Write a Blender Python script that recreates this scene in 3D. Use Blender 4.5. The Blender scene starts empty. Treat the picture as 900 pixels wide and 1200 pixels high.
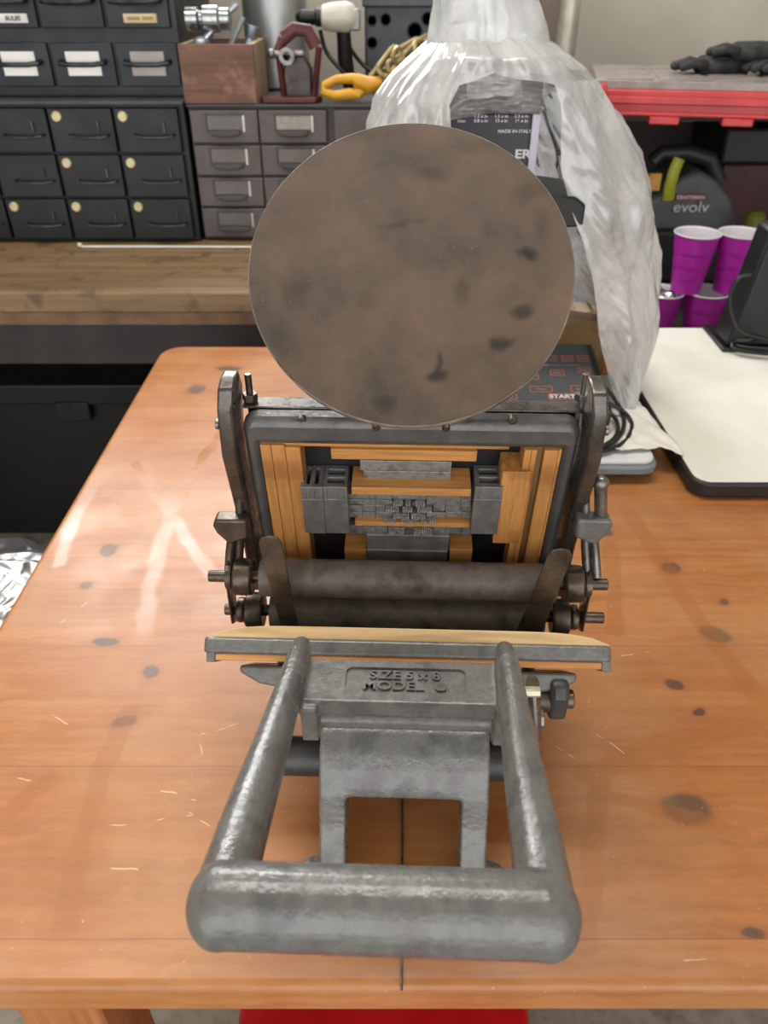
import bpy, bmesh, math, random
from mathutils import Vector, Matrix, noise
random.seed(7)
S = bpy.context.scene; C = S.collection
PI = math.pi; R = math.radians
TZ = 0.75                                   # table top height
CAMZ = 1.25; PITCH = R(35); FP = 900.0
# ------------------------------------------------------------------ camera
cd = bpy.data.cameras.new('camera'); cam = bpy.data.objects.new('camera', cd); C.objects.link(cam)
cam.location = (0, 0, CAMZ); cam.rotation_euler = (R(90) - PITCH, 0, 0)
cd.sensor_fit = 'VERTICAL'; cd.sensor_height = 36; cd.lens = 36 * FP / 1200.0
cd.clip_start = 0.01
cd.dof.use_dof = True; cd.dof.focus_distance = 0.52; cd.dof.aperture_fstop = 11
S.camera = cam
CO = Vector((0, 0, CAMZ))
def ray(px, py):
    a, v = (px - 450) / FP, (py - 600) / FP
    return Vector((a, math.cos(PITCH) - v * math.sin(PITCH), -math.sin(PITCH) - v * math.cos(PITCH)))
def W(px, py, Y):                           # point of the place seen at that pixel, at distance Y
    d = ray(px, py); return CO + d * (Y / d.y)
def WZ(px, py, z):
    d = ray(px, py); return CO + d * ((z - CAMZ) / d.z)
# press frame
PM = Matrix.Translation((0.0175, 0.444, TZ)) @ Matrix.Rotation(R(-1.9), 4, 'Z')
PI_ = PM.inverted()
def L(px, py, ly):
    o = PI_ @ CO; d = PI_.to_3x3() @ ray(px, py); return o + d * ((ly - o.y) / d.y)
def LZ(px, py, z):
    o = PI_ @ CO; d = PI_.to_3x3() @ ray(px, py); return o + d * ((z - o.z) / d.z)
TAU = R(10.4)
BF = PM @ Matrix(((1,0,0,0),(0,-math.sin(TAU),-math.cos(TAU),0),(0,math.cos(TAU),-math.sin(TAU),0.241),(0,0,0,1)))
BI = BF.inverted()
def B(px, py, off=0):                       # (u, w) on the bed plane
    o = BI @ CO; d = BI.to_3x3() @ ray(px, py); p = o + d * ((off - o.z) / d.z); return p.x, p.y
# ------------------------------------------------------------------ mesh helpers
I4 = Matrix.Identity(4)
class M:
    def __init__(s): s.b = bmesh.new()
    def box(s, x0, x1, y0, y1, z0, z1, m=None):
        vs = [s.b.verts.new((x, y, z)) for z in (z0, z1) for y in (y0, y1) for x in (x0, x1)]
        for f in ((0,2,3,1),(4,5,7,6),(0,1,5,4),(1,3,7,5),(3,2,6,7),(2,0,4,6)): s.b.faces.new([vs[i] for i in f])
        if m is not None:
            for v in vs: v.co = m @ v.co
        return s
    def tube(s, pts, r, n=12, cap=True, closed=False):
        pts = [Vector(p) for p in pts]; N = len(pts)
        rs = r if isinstance(r, (list, tuple)) else [r] * N
        rings = []; up = None
        for i, p in enumerate(pts):
            a = pts[i-1] if (i > 0 or closed) else p; c = pts[(i+1) % N] if (i < N-1 or closed) else p
            t = (c - a).normalized()
            if up is None: up = Vector((0,0,1)) if abs(t.z) < .9 else Vector((0,1,0))
            x = up.cross(t).normalized(); y = t.cross(x).normalized(); up = y
            rr = rs[i]; rx, ry = rr if isinstance(rr, tuple) else (rr, rr)
            rings.append([s.b.verts.new(p + x * rx * math.cos(2*PI*k/n) + y * ry * math.sin(2*PI*k/n)) for k in range(n)])
        for i in range(N if closed else N-1):
            A, Bq = rings[i], rings[(i+1) % N]
            for k in range(n): s.b.faces.new((A[k], A[(k+1)%n], Bq[(k+1)%n], Bq[k]))
        if cap and not closed: s.b.faces.new(rings[0][::-1]); s.b.faces.new(rings[-1])
        return s
    def cyl(s, p0, p1, r, r2=None, n=24): return s.tube([p0, p1], [r, r if r2 is None else r2], n)
    def lathe(s, prof, o=(0,0,0), ax='Z', n=32, m=None, caps=True):
        rings = []
        for (r, h) in prof:
            ring = []
            for k in range(n):
                a = 2*PI*k/n; c, d = r*math.cos(a), r*math.sin(a)
                p = {'Z': (c, d, h), 'X': (h, c, d), 'Y': (d, h, c)}[ax]
                p = Vector(p) + Vector(o)
                ring.append(s.b.verts.new(m @ p if m is not None else p))
            rings.append(ring)
        for A, Bq in zip(rings, rings[1:]):
            for k in range(n): s.b.faces.new((A[k], A[(k+1)%n], Bq[(k+1)%n], Bq[k]))
        if caps: s.b.faces.new(rings[0][::-1]); s.b.faces.new(rings[-1])
        return s
    def prism(s, poly, a0, a1, ax='X', m=None):  # poly in the two other axes
        def P(q, a): return {'X': (a, q[0], q[1]), 'Y': (q[0], a, q[1]), 'Z': (q[0], q[1], a)}[ax]
        A = [s.b.verts.new(P(q, a0)) for q in poly]; Bq = [s.b.verts.new(P(q, a1)) for q in poly]
        n = len(poly); s.b.faces.new(A); s.b.faces.new(Bq[::-1])
        for k in range(n): s.b.faces.new((A[k], Bq[k], Bq[(k+1)%n], A[(k+1)%n]))
        if m is not None:
            for v in A + Bq: v.co = m @ v.co
        return s
    def ring_prism(s, outer, inner, z0, z1):     # same vertex count
        n = len(outer); V = [[s.b.verts.new((q[0], q[1], z)) for q in P] for P in (outer, inner) for z in (z0, z1)]
        o0, o1, i0, i1 = V
        for k in range(n):
            j = (k+1) % n
            s.b.faces.new((o1[k], o1[j], i1[j], i1[k])); s.b.faces.new((o0[k], i0[k], i0[j], o0[j]))
            s.b.faces.new((o0[k], o0[j], o1[j], o1[k])); s.b.faces.new((i0[k], i1[k], i1[j], i0[j]))
        return s
    def ball(s, c, r, sub=2):
        r3 = r if isinstance(r, tuple) else (r, r, r)
        bmesh.ops.create_icosphere(s.b, subdivisions=sub, radius=1, matrix=Matrix.Translation(c) @ Matrix.Diagonal((*r3, 1))); return s
    def hexnut(s, p0, p1, r): return s.tube([p0, p1], r, 6)
def cr(pts, k=6):                          # smooth path through points
    P = [Vector(p) for p in pts]; P = [P[0]*2-P[1]] + P + [P[-1]*2-P[-2]]; out = []
    for i in range(1, len(P)-2):
        a, b, c, d = P[i-1:i+3]
        for j in range(k):
            t = j/k; out.append(.5*((2*b) + (c-a)*t + (2*a-5*b+4*c-d)*t*t + (3*b-a-3*c+d)*t**3))
    return out + [P[-2]]
WM = {}
def link(o, Mo, parent):
    C.objects.link(o); WM[o.name] = Mo
    if parent is not None: o.parent = parent
    else:
        o.matrix_world = Mo
def build(name, mb, m, parent=None, frame=I4, bevel=0, seg=2, smooth=True, ang=35, pivot=None, local=False):
    bm = mb.b if isinstance(mb, M) else mb
    bmesh.ops.recalc_face_normals(bm, faces=bm.faces)
    if parent is not None and local: Mo = frame
    elif parent is not None: Mo = WM[parent.name]
    else:
        if pivot is None:
            xs = [v.co for v in bm.verts]
            pivot = Vector(((min(v.x for v in xs)+max(v.x for v in xs))/2, (min(v.y for v in xs)+max(v.y for v in xs))/2, min(v.z for v in xs)))
        Mo = frame @ Matrix.Translation(pivot)
    T = Mo.inverted() @ frame
    me = bpy.data.meshes.new(name); bm.transform(T); bm.to_mesh(me); bm.free()
    o = bpy.data.objects.new(name, me)
    if isinstance(m, (list, tuple)):
        for q in m: me.materials.append(q)
    else: me.materials.append(m)
    if smooth:
        me.shade_smooth()
        try: me.set_sharp_from_angle(angle=R(ang))
        except Exception: pass
    link(o, Mo, parent)
    if local and parent is not None: o.matrix_parent_inverse = Matrix.Identity(4); o.matrix_basis = WM[parent.name].inverted() @ frame
    if bevel:
        md = o.modifiers.new('bevel', 'BEVEL'); md.width = bevel; md.segments = seg; md.limit_method = 'ANGLE'; md.angle_limit = R(40)
    return o
def bake(o, *mods):
    for (ty, kw) in mods:
        md = o.modifiers.new(ty, ty)
        for k, v in kw.items(): setattr(md, k, v)
    bpy.context.view_layer.update()
    ev = o.evaluated_get(bpy.context.evaluated_depsgraph_get())
    me = bpy.data.meshes.new_from_object(ev); old = o.data; o.modifiers.clear(); o.data = me; bpy.data.meshes.remove(old)
    me.shade_smooth()
def tag(o, label=None, cat=None, group=None, kind=None):
    if label: o['label'] = label
    if cat: o['category'] = cat
    if group: o['group'] = group
    if kind: o['kind'] = kind
    return o
def thing(name, label, cat, loc, rz=0, group=None):
    o = bpy.data.objects.new(name, None); o.empty_display_size = .02
    link(o, Matrix.Translation(loc) @ Matrix.Rotation(rz, 4, 'Z'), None)
    return tag(o, label, cat, group)
def text_bm(body, size, depth, m, align='CENTER', bold=0, sx=1):
    cu = bpy.data.curves.new('t', 'FONT'); cu.body = body; cu.size = size; cu.extrude = depth; cu.align_x = align; cu.align_y = 'CENTER'; cu.offset = bold
    o = bpy.data.objects.new('t', cu); C.objects.link(o); bpy.context.view_layer.update()
    me = bpy.data.meshes.new_from_object(o.evaluated_get(bpy.context.evaluated_depsgraph_get()))
    mb = M(); mb.b.from_mesh(me); mb.b.transform(m @ Matrix.Diagonal((sx, 1, 1, 1)))
    bpy.data.objects.remove(o); bpy.data.curves.remove(cu); bpy.data.meshes.remove(me)
    return mb
def rrect(x0, x1, y0, y1, r, k=6):
    P = []
    for (cx, cy, a0) in ((x1-r, y1-r, 0), (x0+r, y1-r, 90), (x0+r, y0+r, 180), (x1-r, y0+r, 270)):
        for i in range(k+1):
            a = R(a0 + 90*i/k); P.append((cx + r*math.cos(a), cy + r*math.sin(a)))
    return P
# ------------------------------------------------------------------ materials
def lin(c):
    if isinstance(c, str): c = [int(c[i:i+2], 16)/255 for i in (0, 2, 4)]
    else: c = [x/255 for x in c]
    return tuple(x/12.92 if x <= .04045 else ((x+.055)/1.055)**2.4 for x in c) + (1,)
class NT:
    def __init__(s, name):
        s.m = bpy.data.materials.new(name); s.m.use_nodes = True; s.t = s.m.node_tree; s.n = s.t.nodes
        s.p = s.n['Principled BSDF']; s.tc = s.n.new('ShaderNodeTexCoord')
    def lk(s, a, b): s.t.links.new(a, b)
    def noise(s, scale=10, detail=4, rough=.6, vec=None, stretch=None, dist=0):
        n = s.n.new('ShaderNodeTexNoise'); n.inputs['Scale'].default_value = scale; n.inputs['Detail'].default_value = detail
        n.inputs['Roughness'].default_value = rough; n.inputs['Distortion'].default_value = dist
        v = vec or s.tc.outputs['Object']
        if stretch:
            mp = s.n.new('ShaderNodeMapping'); mp.inputs['Scale'].default_value = stretch; s.lk(v, mp.inputs['Vector']); v = mp.outputs[0]
        s.lk(v, n.inputs['Vector']); return n.outputs[0]
    def ramp(s, f, stops):
        r = s.n.new('ShaderNodeValToRGB'); e = r.color_ramp.elements
        while len(e) < len(stops): e.new(.5)
        for q, (p, c) in zip(e, stops):
            q.position = p; q.color = lin(c) if not isinstance(c, float) else (c, c, c, 1)
        s.lk(f, r.inputs[0]); return r.outputs[0]
    def mix(s, f, a, b, mode='MIX'):
        n = s.n.new('ShaderNodeMix'); n.data_type = 'RGBA'; n.blend_type = mode
        for sock, v in ((n.inputs[0], f), (n.inputs[6], a), (n.inputs[7], b)):
            if hasattr(v, 'links') or hasattr(v, 'is_output'): s.lk(v, sock)
            else: sock.default_value = v
        return n.outputs[2]
    def math(s, op, a, b=0, clamp=False):
        n = s.n.new('ShaderNodeMath'); n.operation = op; n.use_clamp = clamp
        for sock, v in zip(n.inputs, (a, b)):
            if hasattr(v, 'is_output'): s.lk(v, sock)
            else: sock.default_value = v
        return n.outputs[0]
    def vm(s, op, a, b=None, out=0):
        n = s.n.new('ShaderNodeVectorMath'); n.operation = op
        for sock, v in ((n.inputs[0], a), (n.inputs[1], b)):
            if v is None: continue
            if hasattr(v, 'is_output'): s.lk(v, sock)
            else: sock.default_value = v
        return n.outputs[out]
    def mr(s, v, a, b, c, d, smooth=True):
        n = s.n.new('ShaderNodeMapRange'); n.interpolation_type = 'SMOOTHSTEP' if smooth else 'LINEAR'
        s.lk(v, n.inputs[0])
        for i, q in enumerate((a, b, c, d)): n.inputs[1+i].default_value = q
        return n.outputs[0]
    def ell(s, P, cx, cy, rx, ry, ang=0, soft=.5):
        mp = s.n.new('ShaderNodeMapping'); mp.vector_type = 'TEXTURE'
        mp.inputs['Location'].default_value = (cx, cy, 0); mp.inputs['Rotation'].default_value = (0, 0, ang); mp.inputs['Scale'].default_value = (rx, ry, 1e3)
        s.lk(P, mp.inputs[0]); l = s.vm('LENGTH', mp.outputs[0], out=1)
        return s.mr(l, 1-soft, 1+soft*.4, 1, 0)
    def segm(s, P, a, b, w, soft=.5):
        a = Vector((*a, 0)); b = Vector((*b, 0)); ba = b - a
        v = s.vm('SUBTRACT', P, tuple(a)); h = s.math('MULTIPLY', s.vm('DOT_PRODUCT', v, tuple(ba), out=1), 1/ba.length_squared, True)
        n = s.n.new('ShaderNodeVectorMath'); n.operation = 'SCALE'; n.inputs[0].default_value = tuple(ba); s.lk(h, n.inputs['Scale'])
        d = s.vm('LENGTH', s.vm('SUBTRACT', v, n.outputs[0]), out=1)
        return s.mr(d, w*(1-soft), w, 1, 0)
    def bump(s, h, strength=.3, dist=.001):
        b = s.n.new('ShaderNodeBump'); b.inputs['Strength'].default_value = strength; b.inputs['Distance'].default_value = dist
        s.lk(h, b.inputs['Height']); s.lk(b.outputs[0], s.p.inputs['Normal'])
    def set(s, **k):
        for a, v in k.items():
            sock = s.p.inputs[a.replace('_', ' ')]
            if hasattr(v, 'is_output'): s.lk(v, sock)
            else: sock.default_value = v
        return s
_mc = {}
def mat(name, c1, c2=None, scale=30, rough=.5, metal=0, bump=0, bscale=300, rv=0, spec=.5, c3=None, detail=5, lo=.35, hi=.65, stretch=None, bd=.0008):
    if name in _mc: return _mc[name]
    t = NT(name); c2 = c2 or c1
    f = t.noise(scale, detail, stretch=stretch)
    st = [(lo, c1), (hi, c2)] if c3 is None else [(lo, c1), ((lo+hi)/2, c2), (hi, c3)]
    t.set(Base_Color=t.ramp(f, st), Metallic=metal, Roughness=rough)
    t.p.inputs['Specular IOR Level'].default_value = spec
    if rv: t.set(Roughness=t.mr(t.noise(scale*1.7, 3), .3, .7, rough-rv, rough+rv))
    if bump: t.bump(t.noise(bscale, 3), bump, bd)
    _mc[name] = t.m; return t.m
def wood(name, c1, c2, axis=0, scale=60, rough=.55, bump=.15, c3=None):
    if name in _mc: return _mc[name]
    st = [1, 1, 1]; st[axis] = .07
    t = NT(name); f = t.noise(scale, 6, .65, stretch=tuple(st), dist=.6)
    g = t.noise(scale*6, 3, .5, stretch=tuple(st))
    col = t.ramp(f, [(.3, c1), (.7, c2)]); fine = t.ramp(g, [(.35, (200,190,180)), (.6, (255,255,255))])
    col = t.mix(.6, col, fine, 'MULTIPLY')
    big = t.noise(18, 3); 
    if c3: col = t.mix(t.mr(big, .52, .68, 0, .8), col, lin(c3))
    t.set(Base_Color=col, Roughness=rough); t.bump(g, bump, .0005)
    _mc[name] = t.m; return t.m
cast = mat('cast_grey_paint', '5c5c5b', '71716e', 45, .29, .2, .35, 260, .08, bd=.0012, c3='646160')
cast_dark = mat('cast_dark_iron', '3a3a3c', '4c4a4a', 60, .42, .4, .3, 350, .08)
steel = mat('worn_steel', '6a6765', '8a8784', 70, .32, .85, .1, 500, .08)
steel_brown = mat('browned_steel', '453c35', '675b50', 60, .36, .7, .12, 400, .1)
roller_m = mat('roller_rubber_dusty', '5c5651', '756c65', 35, .5, .1, .15, 300, .1, c3='4c4743')
black_m = mat('black_enamel', '0b0c0d', '131415', 20, .45, 0, .05)
hole_m = mat('dark_recess_iron', '1c1b1c', '2a2829', 30, .6, .3)
# disc
def disc_mat():
    t = NT('ink_disc_iron'); P = t.tc.outputs['Object']
    f = t.noise(14, 6, .65); col = t.ramp(f, [(.3, '3c3733'), (.5, '57493d'), (.72, '695546')])
    wob = t.vm('ADD', P, t.vm('MULTIPLY', t.vm('SUBTRACT', t.n_col(60), (.5,.5,.5)), (.012,.012,.012)))
    for (px, py, rx, ry, a, s) in DISCSP:
        m = t.ell(wob, px, py, rx, ry, a, .8); col = t.mix(t.math('MULTIPLY', m, s), col, lin('181617'))
    sp = t.noise(420, 2); col = t.mix(t.mr(sp, .68, .78, 0, .3), col, lin('a39c94'))
    t.set(Base_Color=col, Metallic=.1, Roughness=t.mr(f, .3, .7, .48, .62)); t.p.inputs['Specular IOR Level'].default_value = .3; t.bump(t.noise(700, 2), .12, .0004); return t.m
NT.n_col = lambda s, sc: (lambda n: (setattr(n.inputs['Scale'], 'default_value', sc), s.lk(s.tc.outputs['Object'], n.inputs['Vector']), n.outputs['Color'])[2])(s.n.new('ShaderNodeTexNoise'))
EL = R(45)   # elevation of the disc normal
DM = Matrix.Translation((-.0020, .0514, .3445)) @ Matrix(((1,0,0,0),(0,math.sin(EL),-math.cos(EL),0),(0,math.cos(EL),math.sin(EL),0),(0,0,0,1)))
DF = PM @ DM; DI = DF.inverted()
def D2(px, py):
    o = DI @ CO; d = DI.to_3x3() @ ray(px, py); p = o + d*(-o.z/d.z); return p.x, p.y
sx_ = .50/900
DISCSP = []
for (px, py, rx, ry, a, s) in [(620,299,14,9,0,.85),(613,366,14,10,0,.7),(587,402,16,11,.2,.8),(513,440,12,9,0,.8),(513,425,4,16,0,.6),(541,343,10,16,0,.35),
        (347,340,22,26,0,.35),(336,400,20,26,.3,.3),(452,475,16,12,0,.5),(485,190,60,22,0,.3),(505,205,26,12,0,.35),(620,225,26,18,.2,.4),(635,260,14,22,0,.3),
        (430,355,16,14,0,.2),(470,262,36,4,.2,.3),(420,155,70,14,.1,.25),(350,250,50,60,0,.2),(455,165,40,16,0,.2),(560,170,40,12,0,.25)]:
    x, y = D2(px, py); DISCSP.append((x, y, rx*sx_, ry*sx_*1.06, a, s))
disc_m = disc_mat()

# ================================================================== SETTING
conc = mat('floor_concrete', '8d8578', 'a79e90', 14, .85, 0, .4, 90, c3='7b7468', bd=.002)
wall_m = mat('painted_wall', 'b9b2a4', 'c9c3b6', 3, .8, 0, .1, 40)
wall_low = mat('lower_wall_grey', '6f6c68', '85817b', 6, .85)
mb = M(); mb.box(-3, 3, -2.6, 2.15, -.05, 0); tag(build('floor', mb, conc), kind='structure')
WX0, WX1, WZ0, WZ1 = -1.35, .15, 1.55, 2.35
mb = M()
mb.box(-3, 3, 2.15, 2.25, 0, WZ0); mb.box(-3, WX0, 2.15, 2.25, WZ0, WZ1); mb.box(WX1, 3, 2.15, 2.25, WZ0, WZ1); mb.box(-3, 3, 2.15, 2.25, WZ1, 2.8)
tag(build('wall_back', mb, wall_m), kind='structure')
mb = M(); mb.box(-3.1, -3, -2.6, 2.25, 0, 2.8); tag(build('wall_left', mb, wall_m), kind='structure')
mb = M(); mb.box(3, 3.1, -2.6, 2.25, 0, 2.8); tag(build('wall_right', mb, wall_m), kind='structure')
mb = M(); mb.box(-3.1, 3.1, -2.6, 2.25, 2.8, 2.9); tag(build('ceiling', mb, wall_m), kind='structure')
wf = mat('window_frame_paint', 'd8d5cc', 'e2dfd8', 20, .5)
mb = M(); t_ = .04
mb.box(WX0, WX1, 2.14, 2.2, WZ0, WZ0+t_); mb.box(WX0, WX1, 2.14, 2.2, WZ1-t_, WZ1); mb.box(WX0, WX0+t_, 2.14, 2.2, WZ0+t_, WZ1-t_); mb.box(WX1-t_, WX1, 2.14, 2.2, WZ0+t_, WZ1-t_)
mb.box((WX0+WX1)/2-.02, (WX0+WX1)/2+.02, 2.15, 2.19, WZ0+t_, WZ1-t_)
tag(build('window_1', mb, wf), kind='structure')

# ------------------------------------------------------------------ pine table
def tp(px, py): p = WZ(px, py, TZ); return p.x, p.y
def table_mat():
    t = NT('orange_pine'); P = t.tc.outputs['Object']
    sep = t.n.new('ShaderNodeSeparateXYZ'); t.lk(P, sep.inputs[0])
    wob = t.vm('ADD', P, t.vm('MULTIPLY', t.vm('SUBTRACT', t.n_col(30), (.5,.5,.5)), (.012,.012,.012)))
    # boards along X
    ids = t.math('FLOOR', t.math('DIVIDE', t.math('SUBTRACT', sep.outputs[1], -.016), .1295))
    wn = t.n.new('ShaderNodeTexWhiteNoise'); wn.noise_dimensions = '1D'; t.lk(ids, wn.inputs['W'])
    off = t.n.new('ShaderNodeCombineXYZ'); t.lk(t.math('MULTIPLY', wn.outputs[0], 5), off.inputs[0]); t.lk(t.math('MULTIPLY', wn.outputs[0], 3), off.inputs[2])
    Pv = t.vm('ADD', wob, off.outputs[0])
    g = t.noise(26, 5, .6, vec=Pv, stretch=(.09, 1, 1), dist=.8); g2 = t.noise(150, 4, .6, vec=Pv, stretch=(.05, 1, 1))
    col = t.ramp(g, [(.28, '9c602e'), (.5, 'ad6c37'), (.72, 'ba7b45')])
    col = t.mix(.5, col, t.ramp(g2, [(.35, (205,190,175)), (.6, (255,255,255))]), 'MULTIPLY')
    col = t.mix(t.math('MULTIPLY', wn.outputs[0], .18), col, lin('8f4d24'))
    for (px, py, rx, ry, a) in [(785,664,12,7,0),(838,743,22,9,-.35),(792,803,13,7,-.4),(821,834,8,5,0),(805,948,31,20,-.25),(881,1092,15,7,0),(147,846,14,8,.35),(178,786,9,9,0),
            (123,752,17,6,0),(103,685,9,5,0),(128,645,11,8,.3),(230,456,12,6,0),(268,432,16,3,0),(357,1186,18,5,0),(545,1173,9,4,0),(712,625,8,4,0),(850,705,6,4,0)]:
        x, y = tp(px, py); x1, y1 = tp(px+rx, py); x2, y2 = tp(px, py-ry)
        halo = t.ell(wob, x, y, (x1-x)*1.7, (y2-y)*1.7, a, .9); col = t.mix(t.math('MULTIPLY', halo, .55), col, lin('8a4724'))
        k = t.ell(wob, x, y, x1-x, y2-y, a, .35); col = t.mix(t.math('MULTIPLY', k, .92), col, lin('472a25'))
    # pale dusty film, wiped clean along broad strokes
    film = t.mr(t.noise(9, 5, .6), .35, .7, .05, .3)
    wipes = None; shine = None
    def add(a, b): return b if a is None else t.math('MAXIMUM', a, b)
    for (pts, w) in [(((690,905),(760,880),(820,862),(905,828)), .014), (((735,600),(775,655),(800,700),(850,770),(905,832)), .012), (((705,915),(692,1010),(688,1110)), .010), (((710,935),(800,955),(870,975)), .008),
                     (((152,835),(120,900),(90,1010),(78,1085)), .010), (((715,640),(722,740)), .010), (((0,960),(60,915)), .01)]:
        for a, b in zip(pts, pts[1:]): wipes = add(wipes, t.segm(wob, tp(*a), tp(*b), w, .4))
    for (pts, w) in [(((262,505),(232,545),(205,590),(188,640),(176,690),(168,745)), .012), (((160,545),(195,595),(250,678)), .010), (((110,568),(90,605),(68,660)), .010)]:
        for a, b in zip(pts, pts[1:]): shine = add(shine, t.segm(wob, tp(*a), tp(*b), w, .6))
    col = t.mix(film, col, lin('c49d70')); col = t.mix(t.math('MULTIPLY', wipes, .42), col, lin('9c5c26'))
    # scratches
    scr = None
    for a, b in [((62,735),(103,706)),((60,838),(112,860)),((232,862),(278,848)),((233,858),(237,884)),((190,925),(245,946)),((120,968),(250,955)),((180,930),(245,970)),((640,870),(700,905)),((700,862),(730,880)),((805,1128),(830,1128)),((100,1020),(160,1018)),((560,850),(575,856)),((730,770),(760,764)),((20,915),(40,918))]:
        scr = add(scr, t.segm(wob, tp(*a), tp(*b), .0008, .6))
    dots = t.mr(t.noise(230, 2, .5), .73, .76, 0, 1)
    col = t.mix(t.math('MULTIPLY', t.math('MAXIMUM', scr, t.math('MULTIPLY', dots, .5)), .55), col, lin('e2c2a0'))
    # seams
    fr = t.math('FRACT', t.math('DIVIDE', t.math('SUBTRACT', sep.outputs[1], -.016), .1295))
    sd = t.math('ABSOLUTE', t.math('SUBTRACT', fr, .5)); seam = t.mr(sd, .492, .5, 0, 1)
    col = t.mix(t.math('MULTIPLY', seam, .35), col, lin('6a3717'))
    t.set(Base_Color=col)
    ro = t.mr(t.noise(11, 4), .3, .7, .30, .44); ro = t.math('SUBTRACT', ro, t.math('MULTIPLY', shine, .12))
    t.set(Roughness=ro)
    t.bump(t.math('ADD', t.math('MULTIPLY', t.noise(7, 2), 2.0), t.math('MULTIPLY', g2, .12)), .35, .0022)
    return t.m
pine = table_mat()
tab = thing('pine_table', 'orange varnished pine table with dark knots under the printing press', 'table', (.35, .7, 0))
TX0, TX1, TY0, TY1 = -.362, 1.25, .214, 1.19
prof = rrect(TX0, TX1, TY0, TY1, .035)
mb = M(); mb.prism(prof, -.032, 0, 'Z')
o = build('tabletop', mb, pine, None, Matrix.Translation((0,0,TZ)), bevel=.006, seg=4, pivot=Vector((0,0,0)))
o.parent = tab; o.matrix_parent_inverse = Matrix.Identity(4); o.location = (-.35, -.7, TZ); o.rotation_euler = (0,0,0)
WM[o.name] = Matrix.Translation((0,0,TZ))
pine2 = wood('pine_frame', 'a8683a', 'bb7c4b', 0, 30)
mb = M(); a_ = .05
mb.box(TX0+.06, TX1-.06, TY0+.09, TY0+.112, TZ-.13, TZ-.032); mb.box(TX0+.06, TX1-.06, TY1-.112, TY1-.09, TZ-.13, TZ-.032)
mb.box(TX0+.06, TX0+.082, TY0+.112, TY1-.112, TZ-.13, TZ-.032); mb.box(TX1-.082, TX1-.06, TY0+.112, TY1-.112, TZ-.13, TZ-.032)
build('apron', mb, pine2, tab, bevel=.002)
pine3 = wood('pine_leg', 'a8683a', 'bb7c4b', 2, 30)
for x in (TX0+.05, TX1-.12):
    for y in (TY0+.075, TY1-.145):
        mb = M(); mb.box(x, x+.07, y, y+.07, 0, TZ-.032); build('leg', mb, pine3, tab, bevel=.006)

# ================================================================== PRESS
press = thing('printing_press', 'grey cast-iron tabletop printing press with round ink disc, standing on the pine table', 'printing press', (0,0,0))
press.matrix_world = PM; WM[press.name] = PM
P_ = dict(parent=press, frame=PM)
# --- base
arm_m = mat('blackened_worn_arm', '4e4a47', '6e6964', 40, .28, .75, .12, 300, .08)
bm_ = M()
BY = -.444
side = [(.266,0),(.278,.02),(.291,.045),(.298,.066),(.307,.083),(.322,.095),(.345,.100),(.38,.098),(.41,.082),(.47,.06),(.56,.0),(.47,0),(.43,.025),(.36,.040),(.320,.035),(.306,.02),(.296,0)]
side = [(y+BY, z) for y, z in side]
for s in (-1, 1):
    x0, x1 = (.0375, .055) if s > 0 else (-.055, -.0375)
    bm_.prism(side, x0, x1, 'X')
saddle = [(.2985,.064),(.301,.072),(.306,.082),(.314,.091),(.325,.098),(.345,.1025),(.385,.100),(.405,.085),(.400,.070),(.345,.086),(.325,.082),(.316,.073),(.312,.064)]
bm_.prism([(y+BY, z) for y, z in saddle], -.055, .055, 'X')
for s in (-1, 1):
    bm_.lathe([(.012,0),(.012,.010),(.008,.014)], (s*.058, .280+BY, 0), 'Z', 20)
    bm_.lathe([(.014,0),(.014,.010),(.009,.014)], (s*.060, .535+BY, 0), 'Z', 20)
    bm_.prism([(.43+BY,.06),(.50+BY,.02),(.545+BY,.0),(.55+BY,.06),(.53+BY,.16),(.50+BY,.16),(.485+BY,.10)], s*.045-.008, s*.045+.008, 'X')
base = build('base', bm_, cast, bevel=0, **P_)
bake(base, ('REMESH', dict(mode='VOXEL', voxel_size=.0018)), ('SMOOTH', dict(factor=.5, iterations=5)))
mb = M(); mb.cyl((-.088, .337+BY, .056), (.088, .337+BY, .056), .0135); mb.cyl((-.094,.337+BY,.056),(-.088,.337+BY,.056),.009); mb.cyl((.088,.337+BY,.056),(.094,.337+BY,.056),.009)
build('cross_shaft', mb, cast_dark, bevel=.001, **P_)
# connecting side links from shaft back to the bed
for s in (-1, 1):
    mb = M(); mb.tube([(s*.086, .337+BY, .056), (s*.095, .42+BY, .06), (s*.10, .52+BY, .10), (s*.10, .53+BY, .17)], [(.005,.012)]*4, 12)
    build('side_link', mb, cast_dark, bevel=0, **P_)
# --- bed (in bed frame: u, w, n)
Pb = dict(parent=press, frame=BF)
mb = M(); mb.box(-.1105, .1105, -.150, .0185, -.030, -.0200)
mb.box(-.112, .112, -.158, -.150, -.060, -.016)
build('bed', mb, hole_m, bevel=.002, **Pb)
mb = M(); mb.box(-.1125, .1125, .0187, .0205, -.0275, -.0158)
mb.prism([(-.03,-.01),(.03,-.01),(.02,.012),(-.02,.012)], -.10, -.030, 'Z')
build('bed_ledge', mb, steel, bevel=.001, **Pb)
mb = M(); mb.box(-.05, .05, -.15, .0, -.075, -.034); build('bed_bracket', mb, cast, bevel=.004, **Pb)
# screws at the top of the chase frame
for px in (353, 601):
    u, w = B(px, 496); mb = M(); mb.cyl((u, w, -.006), (u, w, -.0016), .0030); mb.box(u-.0028, u+.0028, w-.0005, w+.0005, -.0018, -.0012, Matrix.Translation((u,w,0)) @ Matrix.Rotation(.8,4,'Z') @ Matrix.Translation((-u,-w,0)))
    build('clamp_screw', mb, steel_brown, bevel=.0003, **Pb)
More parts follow.
